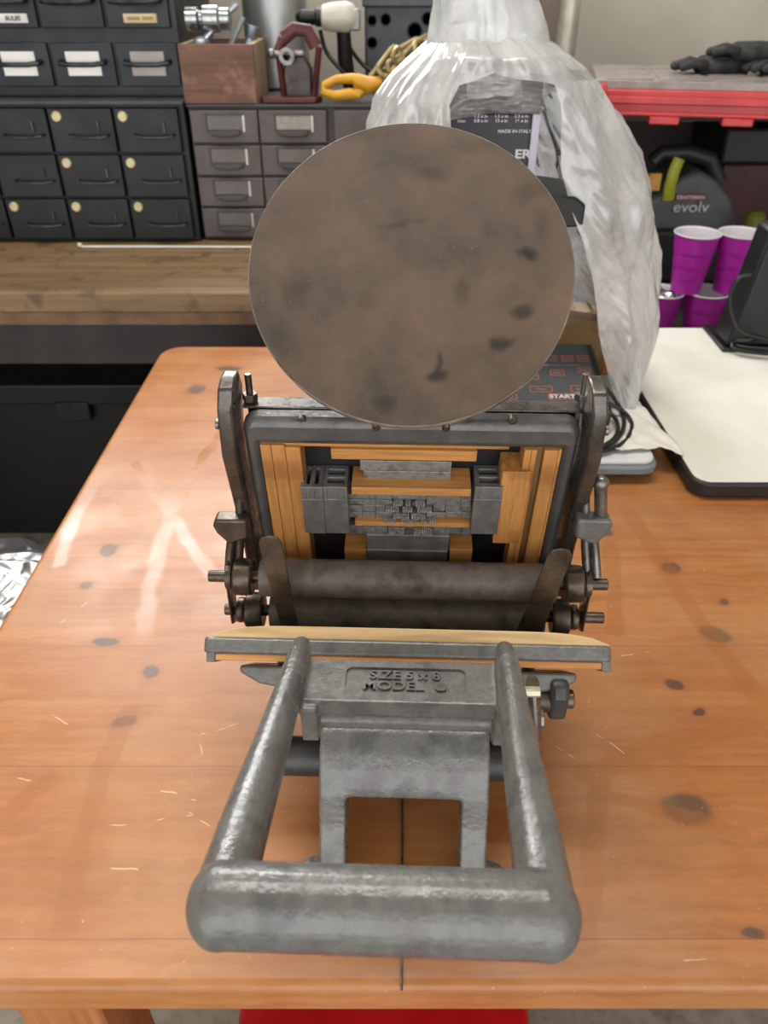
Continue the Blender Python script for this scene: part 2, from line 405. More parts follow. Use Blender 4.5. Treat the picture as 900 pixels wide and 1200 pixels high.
# --- side arms
for s in (-1, 1):
    pr = [(.048,-.018),(.051,-.006),(.049,.004),(.036,.010),(.0,.012),(-.04,.008),(-.09,.004),(-.128,.006),(-.150,.004),(-.160,-.012),(-.150,-.030),(-.09,-.026),(.0,-.022),(.03,-.03)]
    mb = M(); mb.prism(pr, .1145*s, .1245*s, 'X')
    for v in mb.b.verts: 
        if v.co.y > .02: v.co.x -= s*(v.co.y-.02)*.12
    arm = build('side_arm', mb, arm_m, bevel=.0016, seg=2, **Pb)
    tag(arm, 'dark steel side arm with a worn bright edge')
    mb = M(); mb.cyl((s*.125, .018, 0), (s*.1275, .018, 0), .0035, n=20); build('arm_pin', mb, steel, bevel=.0005, **Pb)
# upright bolts beside the arms
for px, py in ((293, 464), (683, 464)):
    p = L(px, py, .018)
    mb = M(); mb.cyl(p + Vector((0,0,-.012)), p + Vector((0,0,.016)), .0024, n=12); mb.hexnut(p + Vector((0,0,-.003)), p + Vector((0,0,.002)), .0052)
    build('adjusting_bolt', mb, steel_brown if px < 400 else steel, bevel=.0003, **P_)
# --- disc
mb = M(); mb.lathe([(.02,-.0085),(.1030,-.0075),(.1048,-.0055),(.1052,-.0012),(.1045,0),(.02,0)], n=128)
build('ink_disc', mb, disc_m, parent=press, frame=DF, ang=30, local=True)
rim_m = mat('polished_rim','9a9793','bdbab5',80,.25,.8)
mb = M(); mb.lathe([(.1036,-.0008),(.1047,-.0001),(.1055,-.0012),(.1055,-.0056),(.1038,-.0056)], n=128, caps=False); build('disc_rim', mb, rim_m, parent=press, frame=DF)
mb = M(); mb.lathe([(.014,-.07),(.014,-.025),(.030,-.012),(.034,-.0080)], n=32); build('disc_spindle', mb, cast_dark, parent=press, frame=DF)
for x in (-.018, .022):
    mb = M(); mb.tube([(x, -.098, -.006), (x*1.1, -.1020, -.008), (x*1.1, -.1030, -.011)], .0028, 10); build('ratchet_lug', mb, steel_brown, parent=press, frame=DF)
mb = M(); mb.prism([(.055,.115),(.060,.19),(.090,.305),(.115,.295),(.125,.24),(.11,.14)], -.010, .010, 'X'); build('disc_bracket', mb, cast, bevel=.003, **P_)
# --- rollers
def roller(yl, z, hl, r, ht, px0, px1):
    y = yl
    mb = M(); mb.lathe([(r*.5,-hl-.001),(r-.001,-hl),(r,-hl+.001),(r,hl-.001),(r-.001,hl),(r*.5,hl+.001)], (0, y, z), 'X', 48)
    ro = build('form_roller', mb, roller_m, ang=30, **P_)
    mb = M(); mb.cyl((-px0, y, z), (px1, y, z), .0044, n=20); build('roller_core', mb, steel_brown, bevel=.0007, parent=ro, frame=PM)
    for s in (-1, 1):
        c = ht*s
        mb = M(); mb.lathe([(.005,-.0068),(.0125,-.0068),(.0137,-.0055),(.0140,0),(.0137,.0055),(.0125,.0068),(.005,.0068)], (c, y, z), 'X', 40)
        build('roller_truck', mb, steel_brown, parent=ro, frame=PM, ang=30)
        mb = M(); c2 = c + s*.0107; mb.lathe([(.005,-.0022),(.0095,-.0022),(.0100,0),(.0095,.0022),(.005,.0022)], (c2, y, z), 'X', 24)
        build('washer', mb, steel_brown, parent=ro, frame=PM, ang=30)
    return ro
pU = L(484, 680, -.010); pL = L(486, 719, -.006)
roller(-.010, pU.z, .108, .0143, .1205, .147, .146)
roller(-.006, pL.z, .104, .0143, .1165, .140, .150)
# saddle rods, springs, lugs
for s in (-1, 1):
    zU, zL = pU.z, pL.z
    def q(px, py, ly=.0):
        if s < 0: px = 967 - px
        return L(px, py, ly)
    a, b = q(691, 578), q(692, 672); a2, b2 = q(703, 575), q(697, 605); b3 = q(700, 672)
    mb = M(); mb.tube([q(686, 570, .004), q(686, 640, .0), q(688, 675, -.006)], .0032, 12)
    mb.tube([q(693, 612), q(697, 645), q(699, 676, -.008)], .0036, 12)
    build('saddle_rod', mb, steel if s > 0 else steel_brown, **P_)
    if s > 0: mb = M(); mb.tube([q(704, 566), q(704, 610)], .0045, 14); mb.ball(q(704, 566), (.0058, .006, .0058), 2)
    if s > 0: build('spring_hook', mb, steel if s > 0 else steel_brown, **P_)
    mb = M(); c = q(698, 612, -.002)
    mb.prism([(c.x-.014*1, c.z+.006), (c.x+.009, c.z+.006), (c.x+.011, c.z+.0), (c.x+.009, c.z-.006), (c.x+.001, c.z-.016), (c.x-.014, c.z-.010)] if s > 0 else
             [(c.x+.014*1, c.z+.006), (c.x-.009, c.z+.006), (c.x-.011, c.z+.0), (c.x-.009, c.z-.006), (c.x-.001, c.z-.016), (c.x+.014, c.z-.010)], c.y-.006, c.y+.006, 'Y')
    build('saddle_lug', mb, cast if s > 0 else steel_brown, bevel=.002, **P_)
    mb = M(); mb.prism([(-.0, .0)][:0] + [(pU.y+.004, zU+.012), (pU.y-.007, zU+.006), (pU.y-.008, zL-.004), (pU.y+.002, zL-.011), (pU.y+.010, zL-.004), (pU.y+.012, zU+.006)], s*.1315, s*.1335, 'X')
    build('saddle', mb, steel_brown, bevel=.001, **P_)
# --- platen (tilted 45 deg, seen on its top edge)
c0 = L(476, 761, -.090)
PF = PM @ Matrix.Translation((c0.x, c0.y, c0.z)) @ Matrix.Rotation(R(-44), 4, 'X')      # local y runs back and down, z points up to the chase
Pp = dict(parent=press, frame=PF)
mb = M(); mb.prism(rrect(-.128, .128, 0, .10, .008), -.0043, .0043, 'Z'); build('platen', mb, cast, bevel=.0015, **Pp)
bale = wood('pale_maple', 'c9a777', 'd9bb8d', 0, 40, .6); furn_w = wood('orange_furniture_wood', 'b67a3e', 'd09a58', 0, 50, .5, c3='8f5a2c')
mb = M(); mb.prism(rrect(-.1315, .1315, -.0005, .0205, .004), -.0052, .0052, 'Z'); 
o = build('tympan_bar', mb, cast, bevel=.0018, **Pp)
mb = M()
N = 24; top = []; 
for i in range(N+1):
    x = -.1275 + .258*i/N; top.append((x, .0048 + .0072*(1-abs(2*i/N-1)**9) + .0012))
mb.prism(top + [(.1305,.0048),(-.1275,.0048)], .001, .030, 'Y')
tag(build('packing_slat', mb, bale, bevel=.0008, **Pp), 'pale unfinished wooden slat')
mb = M(); mb.box(-.124, .1265, .001, .03, -.0098, -.0052); tag(build('packing_slat', mb, furn_w, bevel=.0006, **Pp), 'orange wooden slat under the bar')
for x in (-.1272, .1268): mb = M(); mb.box(x-.002, x+.0040, .0, .02, -.0110, -.0045); build('bale_hook', mb, cast, bevel=.001, **Pp)
mb = M(); mb.prism([(-.108,-.0125),(.110,-.0125),(.110,-.018),(.098,-.024),(.07,-.0265),(-.08,-.0265),(-.095,-.024),(-.108,-.017)], .004, .05, 'Y'); build('platen_bracket', mb, cast, bevel=.002, **Pp)
# gripper blades
for (t0, t1, b0, b1, yt, yb, m) in ((303,330,335,354, -.043,-.040, steel_brown), (642,671,598,628,-.043,-.040, steel_brown)):
    ty = 637 if t0 < 400 else 652
    A, A2, Bq, B2 = L(t0, ty, yt), L(t1, ty, yt), L(b0, 758, yb), L(b1, 758, yb)
    def lean(p, q, h): return p + (q-p)*h
    mb = M(); wv = []
    topc = (A + A2)/2; dn = (Bq + B2)/2 - topc; side_ = (A2 - A)
    prof = [A, lean(A, A2, .15) + Vector((0,0,.0045)), lean(A, A2, .5) + Vector((0,0,.006)), lean(A, A2, .85)+Vector((0,0,.0045)), A2, B2, Bq]
    f = [mb.b.verts.new(p) for p in prof]; k = [mb.b.verts.new(p + Vector((0,.0016,0))) for p in prof]
    n = len(prof); mb.b.faces.new(f); mb.b.faces.new(k[::-1])
    for i in range(n): mb.b.faces.new((f[i], k[i], k[(i+1)%n], f[(i+1)%n]))
    build('gripper', mb, m, bevel=.0004, **P_)
# linkages under the platen, right and left
for s in (1, -1):
    def q(px, py, ly):
        if s < 0: px = 950 - px
        return L(px, py, ly)
    if s < 0: break
    c = q(652, 819, -.10); e = q(668, 819, -.10)
    mb = M(); mb.prism([(c.y-.010,c.z-.010),(c.y+.008,c.z-.012),(c.y+.012,c.z),(c.y+.010,c.z+.016),(c.y-.004,c.z+.018),(c.y-.010,c.z+.010)], c.x-.006, c.x+.006, 'X')
    build('platen_link', mb, cast_dark, bevel=.003, **P_)
    mb = M(); mb.cyl(c, Vector((e.x+s*.002, c.y, c.z)), .0062); mb.cyl(c-Vector((s*.02,0,0)), c, .009); build('link_pin', mb, steel_brown, bevel=.0008, **P_)
    h = q(631, 842, -.125); mb = M(); mb.hexnut(h-Vector((s*.012,0,0)), h+Vector((s*.003,0,0)), .0062); mb.cyl(h-Vector((s*.012,0,0)), h-Vector((s*.0,0,0)), .004); build('link_nut', mb, steel, bevel=.0006, **P_)
    h = q(631, 811, -.128); mb = M(); mb.hexnut(h-Vector((s*.010,0,0)), h+Vector((s*.001,0,0)), .0036)
    o = build('zinc_bolt', mb, mat('zinc_plate','b5b296','c9c6b0',60,.35,.6), bevel=.0005, **P_); tag(o, 'bright zinc hex bolt')
    if s < 0: bpy.data.objects.remove(o)
    mb = M(); a = q(624, 800, -.12); b = q(628, 862, -.13); mb.tube([a, (a+b)/2, b], [(.004,.009),(.004,.010),(.004,.007)], 14); build('side_strap', mb, steel if s > 0 else cast_dark, **P_)
# --- handle: one casting
hb = M()
zN, yN = .197, .158 + BY          # near bar centre
zF, yF = .1725, .318 + BY
def hp(t, x): return Vector((x - .0085 + .006*min(t, 1), yN + (yF-yN)*t, zN + (zF-zN)*t))
for s in (-1, 1):
    pts = [hp(0, s*.0640), hp(.04, s*.0645), hp(.25, s*.0640), hp(.5, s*.0625), hp(.75, s*.0615), hp(1.0, s*.0605), hp(1.06, s*.0605)]
    hb.tube(pts, [(.0125,.0145), (.0122,.0142), (.0112,.0130), (.0098,.0115), (.0082,.0100), (.0070,.0085), (.0055,.0065)], 20)
    hb.ball(hp(1.06, s*.0605), (.0058,.0058,.0066), 3)
    hb.ball(hp(0, s*.0640), (.0140,.0168,.0172), 3)
    # lug down to the rocker shaft
    hb.prism([(yF-.040, zF), (yF-.006, zF), (yF-.010, zF-.020), (yF-.020, zF-.030), (yF-.030, zF-.034), (yF-.038, zF-.028)], s*.0490, s*.0580, 'X')
hb.tube([hp(0, -.064), hp(0, -.03), hp(0, .03), hp(0, .064)], [(.0160,.0176)]*4, 24)
hb.box(-.060, .060, yF-.034, yF-.003, zF-.011, zF+.0015)

hb.tube([(-.052, yF-.024, zF-.022), (.052, yF-.024, zF-.022)], .0075, 20)
handle = build('handle', hb, cast, **P_)
cut = M(); cut.prism(rrect(-.0345, .0335, yF-.027, yF-.0085, .004), zF-.0002, zF+.01, 'Z'); co = build('cutter', cut, cast, **P_)
bake(handle, ('REMESH', dict(mode='VOXEL', voxel_size=.0010)), ('SMOOTH', dict(factor=.5, iterations=6)))
bake(handle, ('BOOLEAN', dict(object=co, operation='DIFFERENCE', solver='EXACT')))
handle.data.set_sharp_from_angle(angle=R(50))
bpy.data.objects.remove(co)
for body, yy, sx in (('SIZE 5 x 8', yF-.0138, 1.12), ('MODEL  U', yF-.0218, 1.20)):
    mt = text_bm(body, .0086, .0008, Matrix.Translation((-.001, yy, zF+.0004)), bold=.00015, sx=sx)
    build('raised_lettering', mt, cast, parent=press, frame=PM, smooth=False)

# ================================================================== CHASE and lock-up
def lock(name, mb, m, label, cat, group=None, bevel=.0004, frame=BF, parts=()):
    o = build(name, mb, m, None, frame, bevel=bevel); return tag(o, label, cat, group)
co_, ci_ = rrect(-.1112, .1112, -.150, .0215, .010), None
x0, x1, y0, y1 = -.1015, .1015, -.1375, 0
ci_ = rrect(x0, x1, y0, y1, .0012)
mb = M(); mb.ring_prism(co_, ci_, -.0155, 0.0)
chm = mat('chase_iron', '555453', '6a6866', 50, .36, .45, .4, 320, .08, bd=.001)
lock('chase', mb, chm, 'rectangular dark iron chase frame holding the locked-up type in the press', 'chase', bevel=.0055)
fur_v = wood('orange_furniture_wood_upright', 'b67a3e', 'd09a58', 1, 50, .5, c3='8f5a2c')
fur_dk = wood('stained_furniture_wood', '5f4a30', '8a673c', 1, 60, .6)
lead = mat('type_metal', '858380', 'a19f9b', 90, .42, .6, .15, 500, .08, c3='6c6a68')
lead_d = mat('type_metal_dark', '7a7a79', '979695', 70, .38, .6, .15, 400, .08)
def fb(px0, px1, py0, py1, n0=-.0190, n1=-.002):   # front face pixel rect -> box
    ym = (py0+py1)/2
    u0 = B(px0, ym, n1)[0]; u1 = B(px1, ym, n1)[0]; w1 = B((px0+px1)/2, py0, n1)[1]; w0 = B((px0+px1)/2, py1, n1)[1]
    return u0, u1, w0, w1, n0, n1
def fbox(*a): mb = M(); mb.box(*fb(*a)); return mb
GW, GM, GT = 'wooden furniture locked in the chase', 'metal furniture locked in the chase', 'lines of type'
# vertical strips, from u extents at top
def strip(uL, uR, w0, w1, m, lab, n1=-.0015):
    mb = M(); mb.box(uL, uR, w0, w1, -.019, n1); lock('wooden_reglet', mb, m, lab, 'furniture', GW)
k = .512/900
def ux(px, py=528): return B(px, py, -.0015)[0]
strip(-.1013, ux(317.5), -.137, -.0008, fur_v, 'outermost upright wooden strip at the left side of the chase')
strip(ux(318), ux(334), -.137, -.0008, fur_v, 'second upright wooden strip from the left side of the chase')
strip(ux(334.5), ux(352), -.137, -.002, fur_v, 'third upright wooden strip from left, beside the slotted metal blocks', -.001)
lx = [615, 623.5, 630, 638.5, 655.5, 659.5]
labs = ['innermost narrow upright strip right of the big wood block', 'second narrow upright strip right of the big wood block', 'dark-stained upright strip in the right-hand row', 'broad orange upright strip near the right side of chase', 'outermost thin upright strip against right side of chase']
for i in range(5):
    uR = min(ux(lx[i+1])-.0002, .1013); strip(ux(lx[i]), uR, -.137, -.001, (fur_dk if i == 2 else fur_v), labs[i], -.001 - (.0035 if i == 2 else .0)- (.001 if i==4 else 0))
lock('wooden_block', fbox(583, 615, 553, 637, -.019, .002), fur_v, 'large square-ended wooden block at right between metal block and strips', 'furniture', GW)
mb = M(); mb.box(ux(303), ux(597), -.0032, -.0004, -.019, -.004); lock('wooden_reglet', mb, furn_w, 'thin wooden strip tight under the top bar of the chase', 'furniture', GW)
lock('wooden_reglet', fbox(388, 559, 528, 539.5), furn_w, 'long wooden strip at the top above the grey metal blocks', 'furniture', GW)
lock('metal_furniture', fbox(422, 529, 540.5, 552, -.019, -.0035), lead, 'wide flat grey metal strip right below the top wooden strip', 'furniture', GM)
lock('metal_furniture', fbox(426, 528, 552.5, 568, -.019, -.0060), lead, 'grey metal block with scratched face above the middle wood strip', 'furniture', GM)
lock('wooden_reglet', fbox(412, 552, 572.5, 580.5, -.019, .0035), furn_w, 'wooden strip just above the lines of type', 'furniture', GW)
# slotted blocks
def slotted(px0, px1, py0, py1, vert, lab):
    u0, u1, w0, w1, n0, n1 = fb(px0, px1, py0, py1, -.019, .004)
    mb = M(); t = .0028; th = .0016
    if vert:  # two slots running front to back
        uw = (u1-u0); s1 = u0+uw*.24; s2 = u0+uw*.40; s3 = u0+uw*.62; s4 = u0+uw*.80
        mb.box(u0, u1, w0, w1-.012, n0, n1)
        mb.box(u0, s1, w1-.012, w1, n0, n1); mb.box(s2, s3, w1-.012, w1, n0, n1); mb.box(s4, u1, w1-.012, w1, n0, n1)
        for a, b in ((s1, s2), (s3, s4)): mb.box(a, b, w1-.012, w1, n0, n0+.0035); mb.box(a, b, w1-.012, w1, n1-.0035, n1)
    else:
        mb.box(u0, u1, w0, w1-.012, n0, n1); m = (n0+n1)/2
        a, b = u0+(u1-u0)*.16, u0+(u1-u0)*.86
        mb.box(u0, a, w1-.012, w1, n0, n1); mb.box(b, u1, w1-.012, w1, n0, n1)
        mb.box(a, b, w1-.012, w1, n0, n0+.0045); mb.box(a, b, w1-.012, w1, m-.0015, m+.0015); mb.box(a, b, w1-.012, w1, n1-.0045, n1)
    lock('metal_furniture', mb, lead_d, lab, 'furniture', GM, bevel=.0003)
slotted(355, 380, 571, 625, True, 'narrow metal block with two upright slots, far left of the type')
slotted(380.5, 408, 571, 625, False, 'metal block with two level slots, left beside the type')
slotted(554, 586, 571, 626, False, 'metal block with two level slots and mottled face, right of the type')
lock('metal_furniture', fbox(430, 526, 627.5, 645, -.019, -.001), lead_d, 'blue-grey metal block below the lowest line of type', 'furniture', GM)
lock('metal_furniture', fbox(430, 524, 645.5, 657, -.019, .0005), lead_d, 'thin blue-grey metal strip just above the upper roller', 'furniture', GM)
lock('wooden_reglet', fbox(404, 429.5, 644, 659, -.019, -.001), furn_w, 'short wooden end piece lower left of the blue-grey metal block', 'furniture', GW)
lock('wooden_reglet', fbox(526.5, 553, 644, 659, -.019, -.001), furn_w, 'short wooden end piece lower right of the blue-grey metal block', 'furniture', GW)
# leads between and type lines
def spacing(px0, px1, py0, py1, lab, cuts=(), n1=-.004):
    u0, u1, w0, w1, a, b = fb(px0, px1, py0, py1, -.019, n1)
    mb = M(); xs = [u0] + [B(c, (py0+py1)/2, n1)[0] for c in cuts] + [u1]
    for i in range(len(xs)-1): mb.box(xs[i]+.00015, xs[i+1]-.00015, w0, w1, a, b - random.uniform(0, .0012))
    lock('spacing_lead', mb, lead, lab, 'spacing', 'spacing metal around the type', bevel=.0002)
spacing(408, 553, 581, 586, 'top row of grey spacing metal over the first type line', (440, 460, 500, 540))
rows = [(587.5, 592, 461, 499, 'uppermost short line of metal type', 3), (594, 599.5, 452, 507, 'second line of metal type from the top, the widest', 3),
        (602, 606.5, 461, 499, 'third line of metal type from the top', 2), (608, 612.0, 450, 511, 'line of metal type set right above thin wood strip', 3), (618, 626, 455, 507, 'lowest line of metal type in two separate words', 2)]
tface = mat('type_face_bright', '9c9a96', 'e0ddd8', 400, .3, .4)
for i, (ya, yb, xa, xb, lab, nw) in enumerate(rows):
    t = tag(thing('type_line', None, 'type', (0,0,0)), 'short grey ' + lab if 0 else lab, 'type', GT)
    u0, u1, w0, w1, n0, n1 = fb(xa, xb, ya, yb, -.019, -.002)
    Mo = BF @ Matrix.Translation(((u0+u1)/2, w0, n0)); t.matrix_world = Mo; WM[t.name] = Mo
    mb = M(); u = u0; gaps = [u0 + (u1-u0)*q/(nw) + random.uniform(-.002,.002) for q in range(1, nw)]
    if i == 4: gaps = [B(478, 620, -.002)[0]]
    letters = M()
    while u < u1 - .0006:
        wd = random.choice((.0010,.0013,.0016,.0019)); 
        if u + wd > u1: wd = u1 - u
        gap = any(abs(u + wd/2 - g) < (.0035 if i == 4 else .0012) for g in gaps)
        mb.box(u+.00008, u+wd-.00008, w0, w1, n0, n1 - (.006 if gap else 0))
        if not gap:
            h = (w1-w0)
            for j in range(random.choice((2,3))):
                a = u + wd*random.uniform(.1,.6); letters.box(a, a+wd*.25, w0+h*random.uniform(.1,.3), w0+h*random.uniform(.6,.95), n1-.0002, n1+.0022)
            letters.box(u+wd*.15, u+wd*.85, w0+h*.25, w0+h*.40, n1-.0002, n1+.0022)
        u += wd
    build('type_body', mb, lead, t, BF, smooth=False); build('type_face', letters, tface, t, BF, smooth=False)
    # quads each side
    l_, r_ = 'grey spacing metal filling out the left of ' , 'grey spacing metal filling out the right of '
    nm = ['the first type line', 'the second type line', 'the third type line', 'the fourth type line', 'the lowest type line'][i]
    if i != 3:
        spacing(409, xa-.5, ya-.8, yb+.8, l_+nm, (425, 440), -.0045)
        spacing(xb+.5, 552, ya-.8, yb+.8, r_+nm, (522, 541), -.0045)
lock('wooden_reglet', fbox(416, 551, 612.6, 617.2, -.019, -.0005), furn_w, 'thin wooden strip running between the type lines', 'furniture', GW)

# thin wire on the table
mb = M(); a = WZ(471.5, 937, TZ+.0012); b = WZ(470.5, 1160, TZ+.0010); mb.tube([a, (a+b)/2, b], .0009, 8); tag(build('metal_wire', mb, steel), 'thin straight metal wire lying on the table beneath the press', 'wire')

exec_bg = True
# ================================================================== BENCH + CABINETS
bench_w = wood('worn_bench_wood', '705a40', '957a58', 0, 9, .6, c3='58452f')
b = thing('workbench', 'long worn wooden workbench along the back wall carrying the drawer cabinets', 'workbench', (-.8, 1.75, 0))
mb = M(); mb.box(-2.4, .31, 1.305, 2.14, .762, .80); build('benchtop', mb, bench_w, b, bevel=.004)
mb = M(); mb.box(-2.38, .30, 1.318, 1.34, .735, .762); build('apron_strip', mb, mat('bench_edge','6f5540','8a6c50',20,.6), b, bevel=.002)
mb = M(); mb.box(-2.38, .30, 1.33, 1.36, .655, .735); build('apron', mb, mat('dark_bench_apron','2b2626','3a3332',20,.6), b, bevel=.002)
for x in (-2.3, -1.2, .2):
    mb = M(); mb.box(x, x+.09, 1.36, 1.45, 0, .762); build('leg', mb, mat('dark_bench_apron','',''), b, bevel=.003)
mb = M(); mb.box(-2.9, .45, 2.10, 2.145, .0, .70); o = build('wall_ledge', mb, wall_low, bevel=.003); o.name = 'trim_1'; tag(o, kind='structure')
# chest under the bench
ch = thing('storage_chest', 'large black chest standing on the floor under the workbench', 'chest', (-.9, 1.86, 0))
mb = M(); mb.box(-1.75, -.15, 1.68, 2.05, 0, .40); build('body', mb, black_m, ch, bevel=.006)
mb = M(); mb.box(-1.77, -.13, 1.66, 2.07, .40, .455); build('lid', mb, black_m, ch, bevel=.006)
for x in (-1.3, -.75):
    mb = M(); mb.box(x-.04, x+.04, 1.655, 1.68, .36, .41); build('latch', mb, mat('dark_latch','2c2c2e','3a3a3c',30,.4,.6), ch, bevel=.003)

dgreen = mat('dark_green_enamel', '0c1112', '141a1b', 12, .45, .1, .05, 200, .05)
dgreen2 = mat('dark_blue_enamel', '11161a', '1a2025', 12, .45, .1, .05, 200, .05)
brass = mat('ivory_disc', 'b5a77c', 'd2c59a', 60, .4, .2)
paper = mat('white_card', 'd9d8d4', 'e6e5e1', 20, .8); tanpaper = mat('tan_card', 'cdb98e', 'dccba2', 20, .8)
dkh = mat('dark_handle_steel', '2b3032', '4a5052', 40, .3, .7)
def pull(x, y, z, w, r, d, m, parent):
    mb = M(); mb.tube([(x-w/2, y, z+.002), (x-w/2+.002, y-d, z), (x-w/4, y-d*1.2, z-.002), (x+w/4, y-d*1.2, z-.002), (x+w/2-.002, y-d, z), (x+w/2, y, z+.002)], r, 8); build('handle', mb, m, parent)
cab = thing('drawer_cabinet', 'lower black metal cabinet with nine shown drawers and round ivory studs', 'cabinet', (-.7, 1.78, .80))
Yf = 1.60; xr = -.383; cw = .1235
nx = 5
mb = M(); mb.box(xr-nx*cw-.008, xr+.008, Yf+.012, 1.98, .802, 1.052); build('carcass', mb, dgreen, cab, bevel=.002)
mb = M(); mb.box(xr-nx*cw-.010, xr+.010, Yf-.004, 1.99, 1.052, 1.058); build('top_plate', mb, mat('cabinet_top_grey','35393a','444847',12,.5,.1), cab, bevel=.001)
disc_at = {(0,1),(0,0),(1,1),(1,0),(2,2),(2,1),(2,0)}
for r in range(3):
    for c in range(nx):
        x1 = xr - c*cw - .003; x0 = x1 - cw + .005; z1 = 1.046 - r*.0805; z0 = z1 - .076
        mb = M(); mb.box(x0, x1, Yf, Yf+.014, z0, z1); d = build('drawer', mb, dgreen, cab, bevel=.0015)
        xc = (x0+x1)/2
        pull(xc+.012, Yf, z0+.030, .074, .0022, .012, dkh, d)
        mb = M(); mb.box(xc+.030, xc+.033, Yf-.004, Yf, z0+.036, z0+.054); build('label_clip', mb, dkh, d)
        if (r, c) in disc_at: mb = M(); mb.cyl((x0+.016, Yf, z1-.014), (x0+.016, Yf-.004, z1-.014), .0095, .008, 20); tag(build('stud', mb, brass, d, bevel=.0006), 'round ivory stud')
cab2 = thing('drawer_cabinet', 'upper dark cabinet with card labels on its drawers, stacked on the lower black one', 'cabinet', (-.7, 1.8, 1.058))
Yf = 1.645; xr = -.378; cw = .1195
mb = M(); mb.box(xr-nx*cw-.014, xr+.003, Yf+.008, 1.98, 1.0585, 1.40); build('carcass', mb, dgreen2, cab2, bevel=.002)
for r, (z0, z1) in enumerate(((1.0765, 1.147), (1.170, 1.262), (1.285, 1.38))):
    for c in range(nx):
        x1 = xr - c*cw - .003 - (.006 if r else 0); x0 = x1 - cw + .006
        mb = M(); mb.box(x0, x1, Yf, Yf+.012, z0, z1); d = build('drawer', mb, dgreen2, cab2, bevel=.0015)
        xc = (x0+x1)/2
        if r == 0:
            mb = M(); mb.box(xc-.031, xc+.031, Yf-.0012, Yf, z0+.018, z0+.057); tag(build('label_card', mb, paper if c else mat('greyish_card','98918c','a8a19c',20,.8), d), 'blank white card' if c else 'blank greyish card')
            pull(xc, Yf, z0+.039, .082, .0045, .014, dkh, d)
        else:
            pull(xc, Yf, z0+.042, .088, .0055, .016, dkh, d)
            if r == 1 and c in (0, 2):
                lx0 = xc-.026 if c == 0 else xc-.02
                mb = M(); mb.box(lx0, lx0+.060, Yf-.001, Yf, z0+.008, z0+.022); tag(build('label_card', mb, tanpaper if c == 0 else paper, d, bevel=0), 'tan card with small print' if c == 0 else 'white card lettered BULBS')
                tb = text_bm('BULBS' if c == 2 else 'GROUND TICKET', .010 if c == 2 else .0066, .0002, Matrix.Translation((lx0+.034, Yf-.0014, z0+.015)) @ Matrix.Rotation(R(90), 4, 'X'), bold=.0002)
                if c == 2: build('lettering', tb, black_m, d, smooth=False)
                else:
                    tb.b.free(); tb = M()
                    for i in range(12):
                        if i != 6: tb.box(lx0+.008+i*.0038, lx0+.0105+i*.0038, Yf-.0014, Yf-.001, z0+.0125, z0+.0175)
                    build('small_print', tb, mat('faded_ink','7a6a48','8a7a56',20,.8), d, smooth=False)
# grey cabinet
gc = thing('drawer_cabinet', 'brownish-grey metal cabinet of small drawers with label holders, tools on top', 'cabinet', (.0, 1.78, .80))
grey = mat('taupe_enamel', '504947', '5c5553', 15, .45, .1, .04, 200, .05); grey_d = mat('taupe_edge', '3c3838', '4b4645', 15, .5, .1)
Yf = 1.615; x0c = -.367
mb = M(); mb.box(x0c-.004, .30, Yf+.012, 1.98, .802, 1.046); build('carcass', mb, grey_d, gc, bevel=.002)
mb = M(); mb.box(x0c-.004, .30, Yf-.002, 1.98, 1.046, 1.050); build('top_plate', mb, grey_d, gc, bevel=.001)
zs = [(.984, 1.041), (.926, .980), (.868, .922), (.808, .864)]
tintm = mat('card_holder', '605956', '6b6461', 20, .4, .3)
shin = mat('bright_card_edge', 'a8a4a0', 'c2bfba', 20, .3, .5)
for r, (z0, z1) in enumerate(zs):
    for c in range(5):
        cw = .128; xs = x0c + c*(cw+.002) + (.012 if c > 1 else 0)
        x0, x1 = xs, xs + cw
        if x1 > .296: x1 = .296
        if x0 > .29: continue
        mb = M(); mb.box(x0, x1, Yf, Yf+.014, z0, z1); d = build('drawer', mb, grey, gc, bevel=.002)
        if r == 0 and c == 2: continue
        xc = (x0+x1)/2 + .002
        mb = M(); zc = z0 + .032
        mb.box(xc-.037, xc+.037, Yf-.002, Yf, zc+.016, zc+.019); mb.box(xc-.037, xc-.034, Yf-.002, Yf, zc-.012, zc+.016)
        build('label_frame', mb, grey_d, d)
        mb = M(); mb.box(xc+.033, xc+.037, Yf-.002, Yf, zc-.012, zc+.016); build('frame_edge', mb, shin, d)
        mb = M(); mb.box(xc-.033, xc+.032, Yf-.0008, Yf, zc-.008, zc+.016); build('label_card', mb, tintm if (r, c) != (0, 1) else mat('torn_card','8f8a86','a39e99',90,.8), d)
        mb = M(); P4 = [(xc-.034, zc-.010), (xc+.030, zc-.010), (xc+.024, zc-.018), (xc-.0, zc-.021), (xc-.024, zc-.018)]
        mb.prism(P4, Yf-.012, Yf, 'Y'); build('handle', mb, grey_d, d, bevel=.002)
# white cord with knob end on the bench in front of the cabinets
mb = M(); a = WZ(94, 289, .803); p2 = WZ(300, 289.5, .803)
mb.tube([a, (a+p2)/2 + Vector((0,.001,0)), p2, p2+Vector((.2,.01,0))], .0022, 10); mb.ball(a + Vector((0,0,.003)), .005, 2)
tag(build('white_rod', mb, mat('white_plastic','d5d2cb','e2dfd8',20,.4)), 'thin white plastic rod lying on the bench against the cabinets', 'rod')
